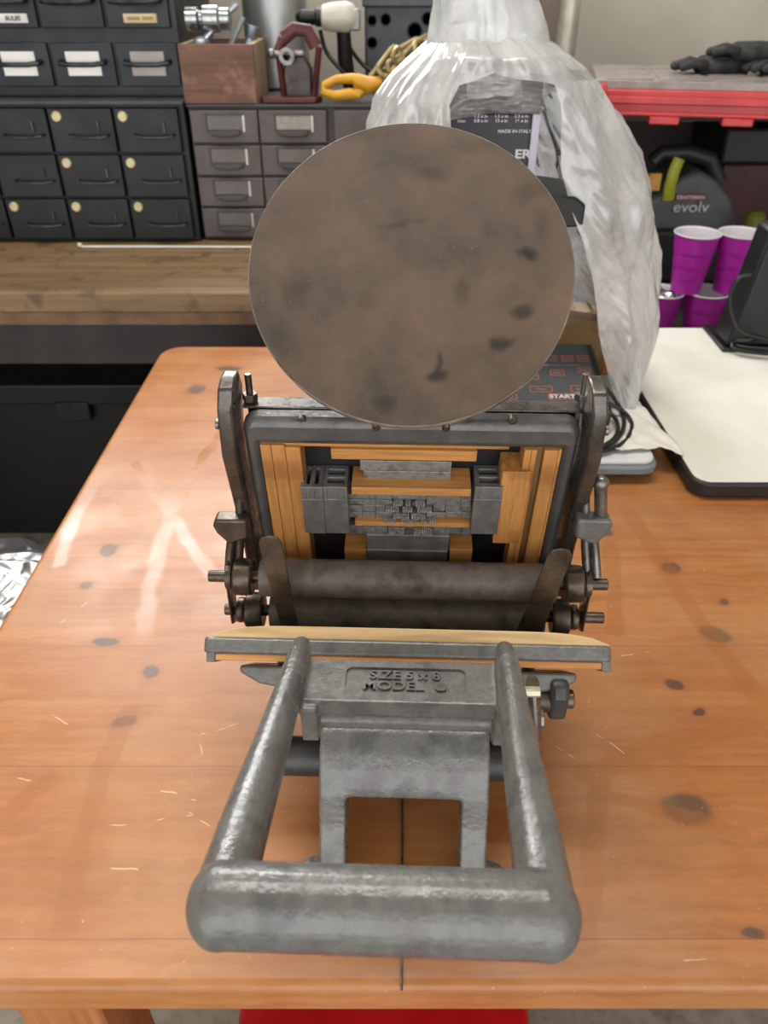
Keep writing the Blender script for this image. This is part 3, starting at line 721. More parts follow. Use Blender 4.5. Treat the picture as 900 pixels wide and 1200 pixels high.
# ================================================================== THINGS ON THE GREY CABINET
GZ = 1.0505
boxw = wood('old_reddish_box_wood', '5c4034', '7a5748', 0, 20, .65, c3='8a6a55'); boxe = wood('pale_box_end_grain', '9c8468', 'b39c7e', 2, 25, .7)
wb = thing('wooden_box', 'open reddish-brown wooden box full of wrenches on the grey cabinet', 'box', (-.31, 1.68, GZ))
BX0, BX1, BY0, BY1, BH = -.374, -.238, 1.622, 1.80, W(250, 52, 1.622).z
mb = M(); mb.box(BX0, BX1, BY0, BY0+.012, GZ, BH); build('front_board', mb, boxw, wb, bevel=.001)
mb = M(); mb.box(BX0, BX1, BY1-.012, BY1, GZ, BH); build('back_board', mb, boxw, wb, bevel=.001)
for x in (BX0, BX1-.012): mb = M(); mb.box(x, x+.012, BY0+.012, BY1-.012, GZ, BH); build('side_board', mb, boxe, wb, bevel=.001)
mb = M(); mb.box(BX0+.012, BX1-.012, BY0+.012, BY1-.012, GZ, GZ+.01); build('bottom_board', mb, boxw, wb)
chrome = mat('chromed_steel', '8f9496', 'b5b9bb', 40, .22, .9); chrome2 = mat('satin_steel', '8c959d', 'a4adb5', 40, .35, .7)
# sockets on their side at top left
sk = M(); y = 1.70
p = W(218, 22, 1.68); sk.lathe([(.010,0),(.019,.002),(.019,.022),(.013,.026),(.013,.030),(.022,.034),(.022,.060),(.018,.064),(.018,.080),(.012,.082)], (p.x, 1.68, p.z), 'X', 28)
tag(build('socket', sk, chrome), 'shiny stepped steel socket lying across the wooden box', 'socket')
def wrench(pa, pb, w, label, m, ringend=True):
    a = W(*pa); b_ = W(*pb); mb = M(); d = (b_-a).normalized()
    pts = [a + d*0, a + d*.02, (a+b_)/2, b_ - d*.02, b_]
    mb.tube(pts, [(w*.9, .006), (w*.55, .005), (w*.5, .0045), (w*.55, .005), (w*.9, .006)], 14)
    if ringend: mb.ball(a, (w*1.25, w*1.25, .011), 2)
    tag(build('wrench', mb, m), label, 'wrench', 'hand tools standing in the wooden box')
wrench((236,50,1.66), (276,6,1.70), .013, 'long grey wrench leaning across the box top, ring end down', chrome2)
wrench((267,62,1.69), (285,20,1.70), .016, 'thick pale tool handle leaning in the middle of the box', mat('pale_grey_grip','8d9295','a6abad',30,.5,.2), False)
wrench((290,60,1.72), (296,30,1.72), .015, 'short flat wrench at the right end of the box', chrome2, False)
# steel tank
mb = M(); p = W(322, 30, 1.86); mb.lathe([(.060,0),(.066,.006),(.066,.34),(.055,.36),(.02,.37)], (p.x, 1.88, GZ), 'Z', 40)
tag(build('steel_canister', mb, mat('brushed_steel_canister','8d9090','a9acab',8,.38,.75, stretch=(1,1,.1))), 'tall cylindrical brushed steel canister behind the red clamp', 'canister')
# red clamp
redp = mat('dull_red_paint', '431d1f', '5e2c2c', 30, .45, .2, .1); grim = mat('greasy_iron', '3b3634', '57504c', 40, .4, .6, .15)
cl = thing('pipe_vise', 'small dull red pipe vise with iron yoke between wooden box and hook', 'vise', (-.17, 1.66, GZ))
def wp(px, py, Y): return W(px, py, Y)
mb = M(); mb.prism([(-.228,1.625),(-.128,1.625),(-.118,1.66),(-.13,1.72),(-.22,1.72),(-.236,1.66)], GZ, GZ+.010, 'Z'); build('foot_plate', mb, redp, cl, bevel=.002)
mb = M()
for (q0, q1, q2) in (((326,62),(330,90),(334,120)), ((374,55),(371,85),(368,118))):
    mb.tube([wp(*q0,1.655), wp(*q1,1.655), wp(*q2,1.655)], [(.006,.010)]*3, 12)
mb.tube([wp(332,45,1.66), wp(345,34,1.66), wp(360,36,1.66), wp(370,55,1.66)], [(.006,.012)]*4, 12)
mb.tube([wp(326,62,1.655), wp(332,45,1.66)], [(.006,.010)]*2, 12)
build('frame', mb, redp, cl)
mb = M(); c = wp(350, 95, 1.665); mb.prism([(c.x-.030, c.z-.030),(c.x+.026,c.z-.030),(c.x+.026,c.z+.02),(c.x+.012,c.z+.045),(c.x-.020,c.z+.045),(c.x-.030,c.z+.01)], 1.655, 1.69, 'Y'); build('jaw_block', mb, grim, cl, bevel=.004)
mb = M(); c = wp(337, 65, 1.64); mb.lathe([(.007,-.03),(.014,-.03),(.014,0),(.007,0),(.007,-.028)], (c.x, 1.65, c.z), 'Y', 24, caps=False); mb.cyl((c.x-.03,1.65,c.z+.002),(c.x+.028,1.65,c.z+.002),.006); mb.ball((c.x-.03,1.65,c.z+.002), .009, 2)
build('screw_collar', mb, steel, cl)
# drill
dr = thing('electric_drill', 'small white-bodied electric drill with black chuck lying behind the vise', 'drill', (-.11, 1.74, GZ))
p = wp(420, 20, 1.74); q = wp(354, 22, 1.74); L_ = p.x-q.x
mb = M(); mb.lathe([(.012,0),(.020,.004),(.024,.02),(.026,.050),(.022,L_-.045),(.016,L_-.04)], (q.x+.035, 1.74, p.z), 'X', 28); build('body', mb, mat('ivory_plastic','b8b4a8','c9c6bb',30,.4), dr)
mb = M(); mb.lathe([(.004,-.018),(.007,-.016),(.013,-.008),(.013,.018),(.016,.022),(.016,.034)], (q.x+.006, 1.74, p.z), 'X', 24); build('chuck', mb, black_m, dr)
mb = M(); mb.box(p.x-.026, p.x+.004, 1.725, 1.755, p.z-.022, p.z+.014); build('gear_housing', mb, mat('grey_metal_paint','8a8a88','9c9c9a',30,.4,.3), dr, bevel=.004)
mb = M(); mb.tube([(p.x-.030,1.75,p.z-.015),(p.x-.028,1.76,p.z-.07),(p.x-.02,1.77,GZ+.012)], [.013,.015,.013], 14); build('grip', mb, black_m, dr)
mb = M(); mb.tube(cr([wp(375,35,1.75), wp(382,60,1.75), wp(398,80,1.74), wp(415,98,1.74)]), .004, 8); build('cord', mb, black_m, dr)
mb = M(); mb.tube(cr([wp(398,36,1.80), wp(420,70,1.80), wp(442,86,1.79), wp(470,80,1.79)]), .004, 8); tag(build('black_cable', mb, black_m), 'thin black cable hanging in front of the perforated block', 'cable')
# perforated block
pb = thing('drilled_iron_block', 'heavy grey iron block with drilled holes at the back of the cabinet', 'machine part', (.02, 1.85, GZ))
mb = M(); a = wp(428, 95, 1.86); c = wp(512, -10, 1.86); mb.box(a.x, c.x+.03, 1.86, 1.95, GZ, c.z+.02); build('body', mb, mat('grey_block_paint','3f4347','4e5256',15,.45,.2,.08), pb, bevel=.006)
mb = M(); mb.box(a.x-.004, c.x+.034, 1.845, 1.86, wp(450,8,1.86).z, wp(450,-4,1.86).z); build('top_rib', mb, mat('grey_block_paint','',''), pb, bevel=.003)
for (px, py, r) in ((436,24,.008),(452,23,.009),(501,22,.010),(436,50,.009),(486,36,.013),(502,58,.007)):
    mb = M(); h = wp(px, py, 1.858); mb.lathe([(r*1.25,.0),(r*1.2,-.003),(r,-.003),(r,.002),(r*.3,.002)], (h.x, 1.86, h.z), 'Y', 20); build('hole', mb, hole_m, pb)
# yellow hook
yel = mat('yellow_hook_paint', 'b98a1e', 'd09c26', 25, .42, .1, .08); yelw = mat('brassy_chain', '8a7a52', 'b3a273', 40, .42, .5, .1)
hk = thing('lifting_hook', 'orange-yellow lifting hook lying on the cabinet in front of the chain', 'hook', (-.09, 1.64, GZ))
Yh = 1.64
mb = M(); mb.tube([wp(428,96,Yh), wp(412,92,Yh), wp(395,93,Yh), wp(380,100,Yh-.005), wp(378,108,Yh-.012), wp(392,112,Yh-.015), wp(410,110,Yh-.015), wp(422,112,Yh-.012)], [.011,.009,.008,.008,.008,.009,.010,.006], 14)
build('hook_body', mb, yel, hk)
mb = M(); mb.tube([wp(416,94,Yh), wp(432,100,Yh), wp(448,96,Yh)], [.013,.015,.010], 14); mb.ball(wp(420,108,Yh), (.016,.012,.010), 2); build('swivel', mb, yel, hk)
links = [((446,86),(468,58)),((450,104),(476,94)),((468,66),(494,52)),((478,96),(496,76)),((460,92),(484,80)),((486,58),(506,48)),((436,98),(462,70)),((440,110),(472,88)),((455,82),(490,60)),((468,100),(480,76)),((474,72),(500,50)),((484,84),(508,62)),((452,112),(470,96)),((462,60),(478,80)),((490,66),(498,92)),((446,104),(456,84))]
for i, (a, c) in enumerate(links):
    A = W(*a, 1.63 + .008*(i % 4)); Bv = W(*c, 1.65 + .008*(i % 3)); d = (Bv-A); ln = d.length; d.normalize()
    sd = d.cross(Vector((0,1,0))).normalized() * .012; 
    if i % 2: sd = (sd + Vector((0,.008,.004))).normalized() * .012
    pts = []
    for kk in range(16):
        a_ = 2*PI*kk/16; ca, sa = math.cos(a_), math.sin(a_)
        pts.append((A+Bv)/2 + d * (ca*.009 + (1 if ca > 0 else -1)*(ln/2-.009)) + sd*sa)
    mb = M(); mb.tube(pts, .0046, 8, closed=True)
    tag(build('chain_link', mb, yelw), 'brassy steel chain link in the heap between yellow hook and plastic bag', 'chain link', 'chain links heaped on the cabinet')

# ================================================================== MACHINE UNDER THE BAG
mc = thing('bagged_machine', 'upright black machine with printed front plate, draped in a clear plastic bag', 'machine', (.12, 1.0, TZ))
Ym = .94
a = W(528, 205, Ym); c = W(637, 92, Ym)
mb = M(); mb.box(a.x-.003, c.x, Ym, Ym+.14, a.z-.17, c.z+.012); build('head', mb, mat('dark_machine_enamel','1c1c22','25252c',20,.4), mc, bevel=.004)
mb = M(); mb.box(c.x-.008, c.x+.001, Ym-.004, Ym+.10, a.z-.17, W(500,133,Ym).z); build('side_trim', mb, mat('pale_lilac_trim','b4b3c4','c6c5d2',20,.4), mc, bevel=.001)
mb = M(); mb.box(a.x-.002, c.x-.0095, Ym-.0025, Ym, a.z-.16, W(500,134,Ym).z); build('front_plate', mb, mat('black_plate','17161d','1e1d25',20,.35), mc, bevel=.0008)
mb = M(); mb.box(a.x-.002, c.x, Ym-.003, Ym, W(500,132,Ym).z, c.z+.002); build('display_window', mb, mat('brown_plate','4c4444','5c5352',20,.3), mc, bevel=.001)
mb = M(); mb.box(a.x+.01, c.x-.04, Ym+.03, Ym+.12, c.z+.01, 1.42); build('column', mb, mat('light_column_paint','a7adb0','b6bbbe',20,.5), mc, bevel=.01)
mb = M(); mb.box(.02, .17, 1.03, 1.16, TZ, TZ+.05); build('foot', mb, black_m, mc, bevel=.006)
mb = M(); mb.box(.05, .15, 1.05, 1.14, TZ+.05, a.z-.16); build('stem', mb, black_m, mc, bevel=.004)
p = W(655, 235, .93); mb = M(); q = W(640, 220, .93); r_ = W(677, 258, .93)
mb.prism([(q.x-.03, q.z+.004), (r_.x-.012, q.z-.004), (r_.x, q.z-.012), (r_.x, r_.z+.0), (q.x-.03, r_.z-.004)], .90, 1.0, 'Y'); build('side_bracket', mb, black_m, mc, bevel=.003)
whit = mat('white_print', 'c9c7cf', 'd6d4da', 20, .7)
def ttext(body, px, py, size, align='CENTER', Y=Ym-.0032, parent=mc, m=whit, bold=0.0, sx=1.15, name='lettering'):
    p = W(px, py, Y); tb = text_bm(body, size, .0002, Matrix.Translation(p) @ Matrix.Rotation(R(90), 4, 'X'), align, bold, sx); build(name, tb, m, parent, smooth=False)
ttext('MADE IN ITALY', 603, 154, .0047, bold=.0001)
ttext('ER', 612.5, 181, .0125, bold=.0004, sx=1.3)
for i, (px, t1, t2) in enumerate(((563.5,'1.3 x in','0.8 x in'), (587.5,'1.5 x in','13 x in'), (611,'2.3 x in','16 x in'))):
    ttext(t1, px, 136.2, .0044, bold=.0001); ttext(t2, px, 141.6, .0044, bold=.0001)
ttext('max', 541, 141.6, .0044, bold=.0001)

# keypad console
kp = thing('keypad_console', 'black control console with orange-outlined keys and START key, behind the press', 'control console', (.19, .9, TZ))
K0, K1, KYf, KYb = .065, .277, .835, .965
sz = TZ+.030
kb = [(KYf, sz+.004), (KYf-.004, sz+.030), (KYf, sz+.040), (KYb, sz+.068), (KYb+.02, sz+.004)]
mb = M(); mb.prism(kb, K0, K1, 'X'); build('housing', mb, mat('console_black','191a1c','222325',30,.4), kp, bevel=.003)
ang = math.atan2(.028, KYb-KYf); KF = Matrix.Translation((K0, KYf, sz+.0402)) @ Matrix.Rotation(ang, 4, 'X')
KW, KH = K1-K0, (KYb-KYf)/math.cos(ang)
mb = M(); mb.box(.003, KW-.010, .002, KH-.003, 0, .0008); build('key_panel', mb, mat('console_panel_grey','43474a','4b4f51',30,.45), kp, KF)
KI = KF.inverted()
def K2(px, py): o = KI @ CO; d = KI.to_3x3() @ ray(px, py); p = o + d*((.0008-o.z)/d.z); return p.x, p.y
orange = mat('orange_outline', 'b5563a', 'c9694a', 20, .6)
keys = [(641,427,676,414)[:0]] and [(645.5,420,13,7,''),(665,420,13,7,''),(683,420,13,7,''),(653,437,15,7,''),(684,434,14,7,''),(626,441,10,8,''),(634,456,24,7,''),(680,456,20,8,''),(599,465,13,6,'9'),(659,465,30,7,'START'),(600,455,12,8,''),(582,468,12,6,'')]
for (px, py, w, h, tx) in keys:
    cx, cy = K2(px, py); hw = w*.5*1.0/900*1.06; hh = h*.5/900*1.0*1.55
    mb = M(); mb.ring_prism(rrect(cx-hw, cx+hw, cy-hh, cy+hh, .0012, 2), rrect(cx-hw+.0011, cx+hw-.0011, cy-hh+.0011, cy+hh-.0011, .0006, 2), .0007, .0012)
    k_ = build('key', mb, orange, kp, KF)
    if tx: build('key_lettering', text_bm(tx, .0095 if tx == 'START' else .010, .0002, Matrix.Translation((cx, cy, .0013)), bold=.0003, sx=1.15), whit, k_, KF, smooth=False)
    else:
        mb = M()
        for i in range(4): mb.box(cx-.005+i*.0026, cx-.0034+i*.0026, cy-.0008, cy+.0010, .0007, .0011)
        build('key_mark', mb, mat('grey_print','8d8c8c','9a9999',20,.7), k_, KF, smooth=False)
mb = M(); cx, cy = K2(650, 428); mb.box(cx-.03, cx+.034, cy-.0003, cy+.0003, .0007, .001); 
for i in range(9): mb.box(cx-.034+i*.003, cx-.032+i*.003, cy-.0012, cy+.0018, .0007, .001)
build('panel_line', mb, mat('grey_print','',''), kp, KF, smooth=False)
# scale base under it
sb = thing('scale_base', 'low grey and white scale platform carrying the black console', 'scale', (.18, .95, TZ))
mb = M(); mb.prism(rrect(.02, .326, .772, 1.02, .018), TZ+.012, TZ+.024, 'Z'); build('body', mb, mat('scale_grey','6e777c','7d868b',20,.4), sb, bevel=.003)
mb = M(); mb.prism(rrect(.022, .322, .776, 1.018, .016), TZ+.024, TZ+.030, 'Z'); build('platform', mb, mat('scale_white','c5c9ca','d5d9da',20,.4), sb, bevel=.002)
for x in (.06, .29):
    for y in (.80, .99): mb = M(); mb.lathe([(.011,0),(.013,.004),(.012,.012)], (x, y, TZ), 'Z', 20); build('foot', mb, mat('dark_rubber','2b2d2f','35373a',20,.7), sb)
# cable of the console
mb = M(); cz = TZ+.036
mb.tube(cr([WZ(706,470,cz+.02), WZ(728,480,cz+.01), WZ(740,495,cz), WZ(736,512,cz), WZ(722,524,cz), WZ(700,531,cz)]), .0026, 8)
mb.tube(cr([WZ(706,450,cz+.03), WZ(722,470,cz+.01), WZ(731,490,cz+.004), WZ(728,508,cz+.004), WZ(712,522,cz+.002), WZ(690,528,cz)]), .0026, 8)
mb.tube(cr([WZ(712,480,cz+.01), WZ(722,492,cz+.005), WZ(724,505,cz+.006), WZ(716,517,cz+.006), WZ(698,526,cz+.003)]), .0026, 8)
build('power_cord', mb, black_m, kp)
# white crumpled sheet
sh = M(); N = 34
poly_l = []
A_, B_, C_, D_ = Vector((.235, .79)), Vector((.362, .800)), Vector((.325, 1.0)), Vector((.24, 1.03))
gv = []
for i in range(N+1):
    row = []
    for j in range(N+1):
        s, t = i/N, j/N
        p = A_.lerp(B_, s).lerp(D_.lerp(C_, s), t)
        p += Vector((noise.noise((s*6, t*6, 1)), noise.noise((s*6, t*6, 5)))) * .008
        z = TZ+.0325 + abs(noise.noise((p.x*28, p.y*20, 3)))*.010 + abs(noise.noise((p.x*80, p.y*70, 9)))*.004
        if p.x > .326 : z -= (p.x-.326)*.25
        row.append(sh.b.verts.new((p.x, p.y, z)))
    gv.append(row)
for i in range(N):
    for j in range(N): sh.b.faces.new((gv[i][j], gv[i+1][j], gv[i+1][j+1], gv[i][j+1]))
o = build('crumpled_paper', sh, mat('white_tissue','d0ccc2','dedad1',30,.7), ang=180); tag(o, 'crumpled white paper sheet spread beside the console', 'paper')
md = o.modifiers.new('solid', 'SOLIDIFY'); md.thickness = .0006; md.offset = 1
# cardboard box
cb = thing('cardboard_box', 'small brown cardboard box behind the black console under the bag', 'box', (.26, 1.08, TZ))
card = mat('cardboard', 'a8845a', 'b99566', 15, .8, 0, .05)
BM2 = Matrix.Translation((.275, 1.085, TZ)) @ Matrix.Rotation(R(-28), 4, 'Z')
mb = M(); mb.box(-.05, .05, -.04, .06, 0.001, .088, BM2); build('body', mb, card, cb, bevel=.001)
mb = M(); mb.box(-.051, .051, -.041, .0095, .088, .0895, BM2); mb.box(-.051, .051, .0105, .061, .088, .0895, BM2); build('flap', mb, card, cb)
mb = M(); mb.box(-.051, .051, -.002, .024, .0895, .0899, BM2); build('tape_strip', mb, mat('brown_tape','8a6a44','96744c',15,.3), cb)

# ------------------------------------------------------------------ plastic bag
def film_mat(name, dens_lo, dens_hi, sc=9):
    t = NT(name); n = t.n; out = n['Material Output']; n.remove(t.p)
    tr = n.new('ShaderNodeBsdfTransparent'); tr.inputs[0].default_value = (.97,.98,.98,1)
    tl = n.new('ShaderNodeBsdfTranslucent'); tl.inputs[0].default_value = (.95,.96,.96,1)
    df = n.new('ShaderNodeBsdfDiffuse'); df.inputs[0].default_value = (.92,.93,.93,1)
    gl = n.new('ShaderNodeBsdfGlossy'); gl.inputs['Roughness'].default_value = .14; gl.inputs[0].default_value = (1,1,1,1)
    bp = n.new('ShaderNodeBump'); bp.inputs['Strength'].default_value = 1.0; bp.inputs['Distance'].default_value = .004
    def rg(sc, st, dd):
        o = t.noise(sc, 4, .6, stretch=st, dist=dd); o.node.noise_type = 'RIDGED_MULTIFRACTAL' if hasattr(o.node, 'noise_type') else 'FBM'; o.node.normalize = True; return o
    ridge = rg(16, (1, 1, .6), .5); t.lk(ridge, bp.inputs['Height'])
    for q in (df, gl, tl): t.lk(bp.outputs[0], q.inputs['Normal'])
    m1 = n.new('ShaderNodeMixShader'); m1.inputs[0].default_value = .42; t.lk(df.outputs[0], m1.inputs[1]); t.lk(tl.outputs[0], m1.inputs[2])
    m2 = n.new('ShaderNodeMixShader'); t.lk(t.math('ADD', t.mr(t.noise(sc, 5, .65, stretch=(1,1,.6), dist=1.2), .35, .65, dens_lo, dens_hi), t.mr(ridge, .55, .9, 0, .25), True), m2.inputs[0]); t.lk(tr.outputs[0], m2.inputs[1]); t.lk(m1.outputs[0], m2.inputs[2])
    fr = n.new('ShaderNodeFresnel'); fr.inputs[0].default_value = 1.45; t.lk(bp.outputs[0], fr.inputs['Normal'])
    m3 = n.new('ShaderNodeMixShader'); t.lk(t.math('ADD', t.math('MULTIPLY', fr.outputs[0], .9), .05), m3.inputs[0]); t.lk(m2.outputs[0], m3.inputs[1]); t.lk(gl.outputs[0], m3.inputs[2])
    t.lk(m3.outputs[0], out.inputs[0]); return t.m
film = film_mat('clear_film', .42, .80); film_thin = film_mat('clear_film_thin', .06, .26, 10)
bag = thing('plastic_bag', 'large clear plastic bag draped over the black machine behind the press', 'bag', (.15, .98, TZ+.06))
def interp(tab, y):
    for (a, b) in zip(tab, tab[1:]):
        if a[0] <= y <= b[0]:
            t = (y-a[0])/(b[0]-a[0]); return [p + (q-p)*t for p, q in zip(a[1:], b[1:])]
    return list(tab[-1][1:]) if y > tab[-1][0] else list(tab[0][1:])
def sheet(name, tab, ys, n, Yc, dep, m, amp, full=False, seed=0, pleat=9):
    mb = M(); rows = []
    for i, py in enumerate(ys):
        l, r, il, ir = interp(tab, py)          # outer left/right, inner front edges
        z = W(450, py, Yc).z
        X = lambda px: W(px, py, Yc).x
        cx, hw = (X(l)+X(r))/2, (X(r)-X(l))/2
        row = []
        a0 = -PI/2; 
        if full: th = [a0 + 2*PI*j/n for j in range(n)]
        else:
            # start at front right inner edge, go round the back to front left inner edge
            cr = max(-1, min(1, (X(ir)-cx)/hw)); clf = max(-1, min(1, (X(il)-cx)/hw))
            tr_ = -math.acos(cr); tl_ = PI + math.acos(-clf) if True else 0
            if py > 270: tl_ = tl_ + (.45*PI - tl_)*min(1, (py-270)/130)
            th = [tr_ + (tl_-tr_)*j/n for j in range(n+1)]
        for j, a in enumerate(th):
            rg = 1-2*abs(noise.noise((math.cos(a)*4+seed, math.sin(a)*4+z*6, z*9))); rg2 = 1-2*abs(noise.noise((math.cos(a)*9+seed+z*14, math.sin(a)*9, z*26)))
            ww = 1 + amp*(.15*math.sin(a*pleat + 3*noise.noise((a*1.5, z*5, seed))) + .8*noise.noise((math.cos(a)*3, math.sin(a)*3, z*9+seed)) + .45*(rg-.5) + .28*(rg2-.5))
            row.append(mb.b.verts.new((cx + hw*math.cos(a)*ww, Yc + dep(py)*math.sin(a)*ww, z + .004*noise.noise((a*3, z*8, seed+3)))))
        rows.append(row)
    for A, Bq in zip(rows, rows[1:]):
        k = len(A)
        for j in range(k if full else k-1): mb.b.faces.new((A[j], A[(j+1)%k], Bq[(j+1)%k], Bq[j]))
    return build(name, mb, m, bag, ang=180)
skirt = [(26,528,585,557,557),(34,512,618,560,560),(50,500,650,563,563),(75,474,682,568,568),(88,462,694,532,632),(110,446,708,522,640),(145,432,730,524,642),(180,427,746,530,644),(220,432,757,540,650),(260,445,762,572,662),(300,480,768,610,672),(340,530,770,650,678),(375,590,765,670,684),(410,635,752,688,694),(435,665,744,700,704),(452,690,736,708,716)]
ys = [26 + 2.4*i for i in range(int((452-26)/2.4)+1)]
sheet('draped_skirt', skirt, ys, 320, 1.0, lambda y: .105 if y > 60 else .04 + .065*(y-26)/34, film, .09, seed=2)
sheet('inner_fold', [(y, l+14, r-16, il-6, ir+8) for (y,l,r,il,ir) in skirt if y > 60], [75 + 3*i for i in range(112)], 220, 1.0, lambda y: .09, film_thin, .13, seed=9, pleat=13)
tubep = [(-60,506,624,0,0),(0,508,630,0,0),(30,504,640,0,0),(70,496,648,0,0),(110,490,655,0,0)]
sheet('neck', tubep, [-60 + 5*i for i in range(34)], 90, 1.0, lambda y: .07, film, .06, True, 5, 7)
# thin film across the display window
mb = M(); N = 30; g = []
for i in range(N+1):
    row = []
    for j in range(N+1):
        px, t = 515 + (642-515)*i/N, j/N; yb = 143 - 10*min(1, i/N*2.2) 
        py = 80 + (yb-80)*t; p = W(px, py, Ym-.016 + .012*noise.noise((i*.22, j*.25, 4)) ); row.append(mb.b.verts.new(p))
    g.append(row)
for i in range(N):
    for j in range(N): mb.b.faces.new((g[i][j], g[i+1][j], g[i+1][j+1], g[i][j+1]))
build('front_film', mb, film_thin, bag, ang=180)

# ================================================================== RIGHT SIDE
# white board
wbd = thing('white_board', 'white-topped board with thick black rounded edge lying on the pine table', 'board', (.65, .95, TZ))
mb = M(); mb.prism(rrect(.356, .98, .738, 1.212, .022), TZ+.003, TZ+.022, 'Z'); build('black_edge', mb, mat('black_edge_trim','1d1d1c','282827',20,.45), wbd, bevel=.003)
mb = M(); mb.prism(rrect(.3595, .976, .7415, 1.209, .019), TZ+.022, TZ+.0235, 'Z'); build('white_top', mb, mat('stained_white_top','d8d5c8','e4e2d8',5,.4, c3='cfccba', lo=.3, hi=.75), wbd, bevel=.0008)
for x in (.40, .93):
    for y in (.78, 1.15): mb = M(); mb.cyl((x,y,TZ),(x,y,TZ+.003),.008); build('foot', mb, black_m, wbd)
# black stand
bs = thing('black_stand', 'black slanted stand on a flat foot, standing on the white board', 'stand', (.58, 1.14, TZ+.0235))
z_ = TZ+.0236
f0, f1, f2 = WZ(822,384,z_), WZ(846,413,z_), WZ(850,381,z_)
mb = M(); mb.prism([(f0.x, f0.y), (f1.x, f1.y), (.72, f1.y), (.72, f0.y)], z_, z_+.006, 'Z'); build('foot_plate', mb, black_m, bs, bevel=.002)
b0, b1 = W(851, 398, 1.12), W(905, 268, 1.12)
mb = M(); mb.prism([(b0.x, z_+.006), (b0.x+.004, z_+.03), (b1.x, b1.z), (b1.x+.09, b1.z), (b1.x+.09, z_+.006)], 1.115, 1.17, 'Y'); build('column', mb, black_m, bs, bevel=.006)
mb = M()
zz = z_+.009
mb.tube(cr([W(880,322,1.10), W(866,326,1.10), W(856,345,1.10), W(858,368,1.09), W(870,388,1.085), W(900,398,1.08)]), .0030, 8)
mb.tube(cr([WZ(905,372,zz+.02), WZ(878,392,zz+.01), WZ(858,388,zz+.006), WZ(852,396,zz+.003), WZ(866,406,zz), WZ(905,410,zz)]), .0034, 8)
mb.tube(cr([WZ(905,384,zz+.02), WZ(880,398,zz+.01), WZ(862,400,zz+.006), WZ(862,409,zz), WZ(905,415,zz)]), .0034, 8)
tag(build('coiled_cord', mb, black_m), 'coil of black cord around the foot of the slanted stand', 'cord')
# low shelf carrying cups
LZ_ = .665
ls = thing('low_cabinet', 'low dark cabinet against the back wall holding purple cups and tools', 'cabinet', (.95, 1.75, 0))
mb = M(); mb.box(.44, 1.7, 1.30, 2.14, LZ_-.022, LZ_); build('top', mb, mat('dark_counter','2f2a27','3b3531',15,.6), ls, bevel=.003)
mb = M(); mb.box(.46, 1.68, 1.33, 2.13, 0, LZ_-.022); build('carcass', mb, mat('dark_wall_brown','2b2322','352b2a',15,.7), ls, bevel=.003)
purple = mat('magenta_plastic', 'a8229c', 'b42aa8', 20, .32, 0, 0); cupw = mat('white_cup_inside', 'd9d6dc', 'e4e1e6', 20, .4)
def cup(loc, label):
    t = thing('plastic_cup', label, 'cup', loc, 0, 'purple plastic cups stacked by the board')
    Mo = Matrix.Translation(loc)
    mb = M(); mb.lathe([(.028,0),(.030,.001),(.0325,.03),(.0335,.0305),(.0355,.055),(.037,.056),(.039,.082),(.0405,.083),(.0445,.117),(.0450,.1175),(.0430,.1175),(.028,.004)], n=40, caps=True)
    CS = Matrix.Diagonal((.875,.875,.875,1)); mb.b.transform(CS); build('body', mb, purple, t, Mo, ang=25)
    mb = M(); mb.lathe([(.0265,.005),(.0430,.1180),(.0462,.1205),(.0472,.1190),(.0462,.1172),(.0448,.1172)], n=40, caps=False)
    bmesh.ops.contextual_create(mb.b, geom=[e for e in mb.b.edges if e.is_boundary and abs(e.verts[0].co.z-.005) < 1e-5]); mb.b.transform(CS); build('lining', mb, cupw, t, Mo, ang=40)
    return t
def at_rim(px, py, Y):      # centre of the rim
    p = W(px, py, Y); return p
Yc = 1.40
r1, r2 = W(818, 273, Yc), W(870, 272, Yc)
cup((r1.x, Yc, LZ_+.1055), 'upper left purple cup standing on the rims of the lower cups')
cup((r2.x, Yc, LZ_+.1055), 'upper right purple cup standing on the rims, half behind black stand')
cup((r1.x-.0415, Yc, LZ_), 'lower left purple cup holding crumpled foil, partly behind the bag')
cup((r1.x+.0415, Yc+.001, LZ_), 'middle purple cup of the lower row, under the two upper cups')
cup((r1.x+.1245, Yc, LZ_), 'lower right purple cup mostly hidden behind the black stand')
cup((r1.x-.1245, Yc, LZ_), 'lower left-most purple cup seen dimly through the plastic bag')
foil = mat('crumpled_foil', 'b3b6b8', 'd5d8da', 40, .18, .9)
mb = M(); mb.ball((r1.x-.0415, Yc, LZ_+.088), (.028,.028,.020), 4)
for v in mb.b.verts: v.co += Vector((noise.noise(v.co*60), noise.noise(v.co*60+Vector((3,3,3))), noise.noise(v.co*60+Vector((7,1,3)))))*.010
tag(build('foil_wad', mb, foil, ang=20), 'crumpled foil wad inside the lower left purple cup', 'foil')
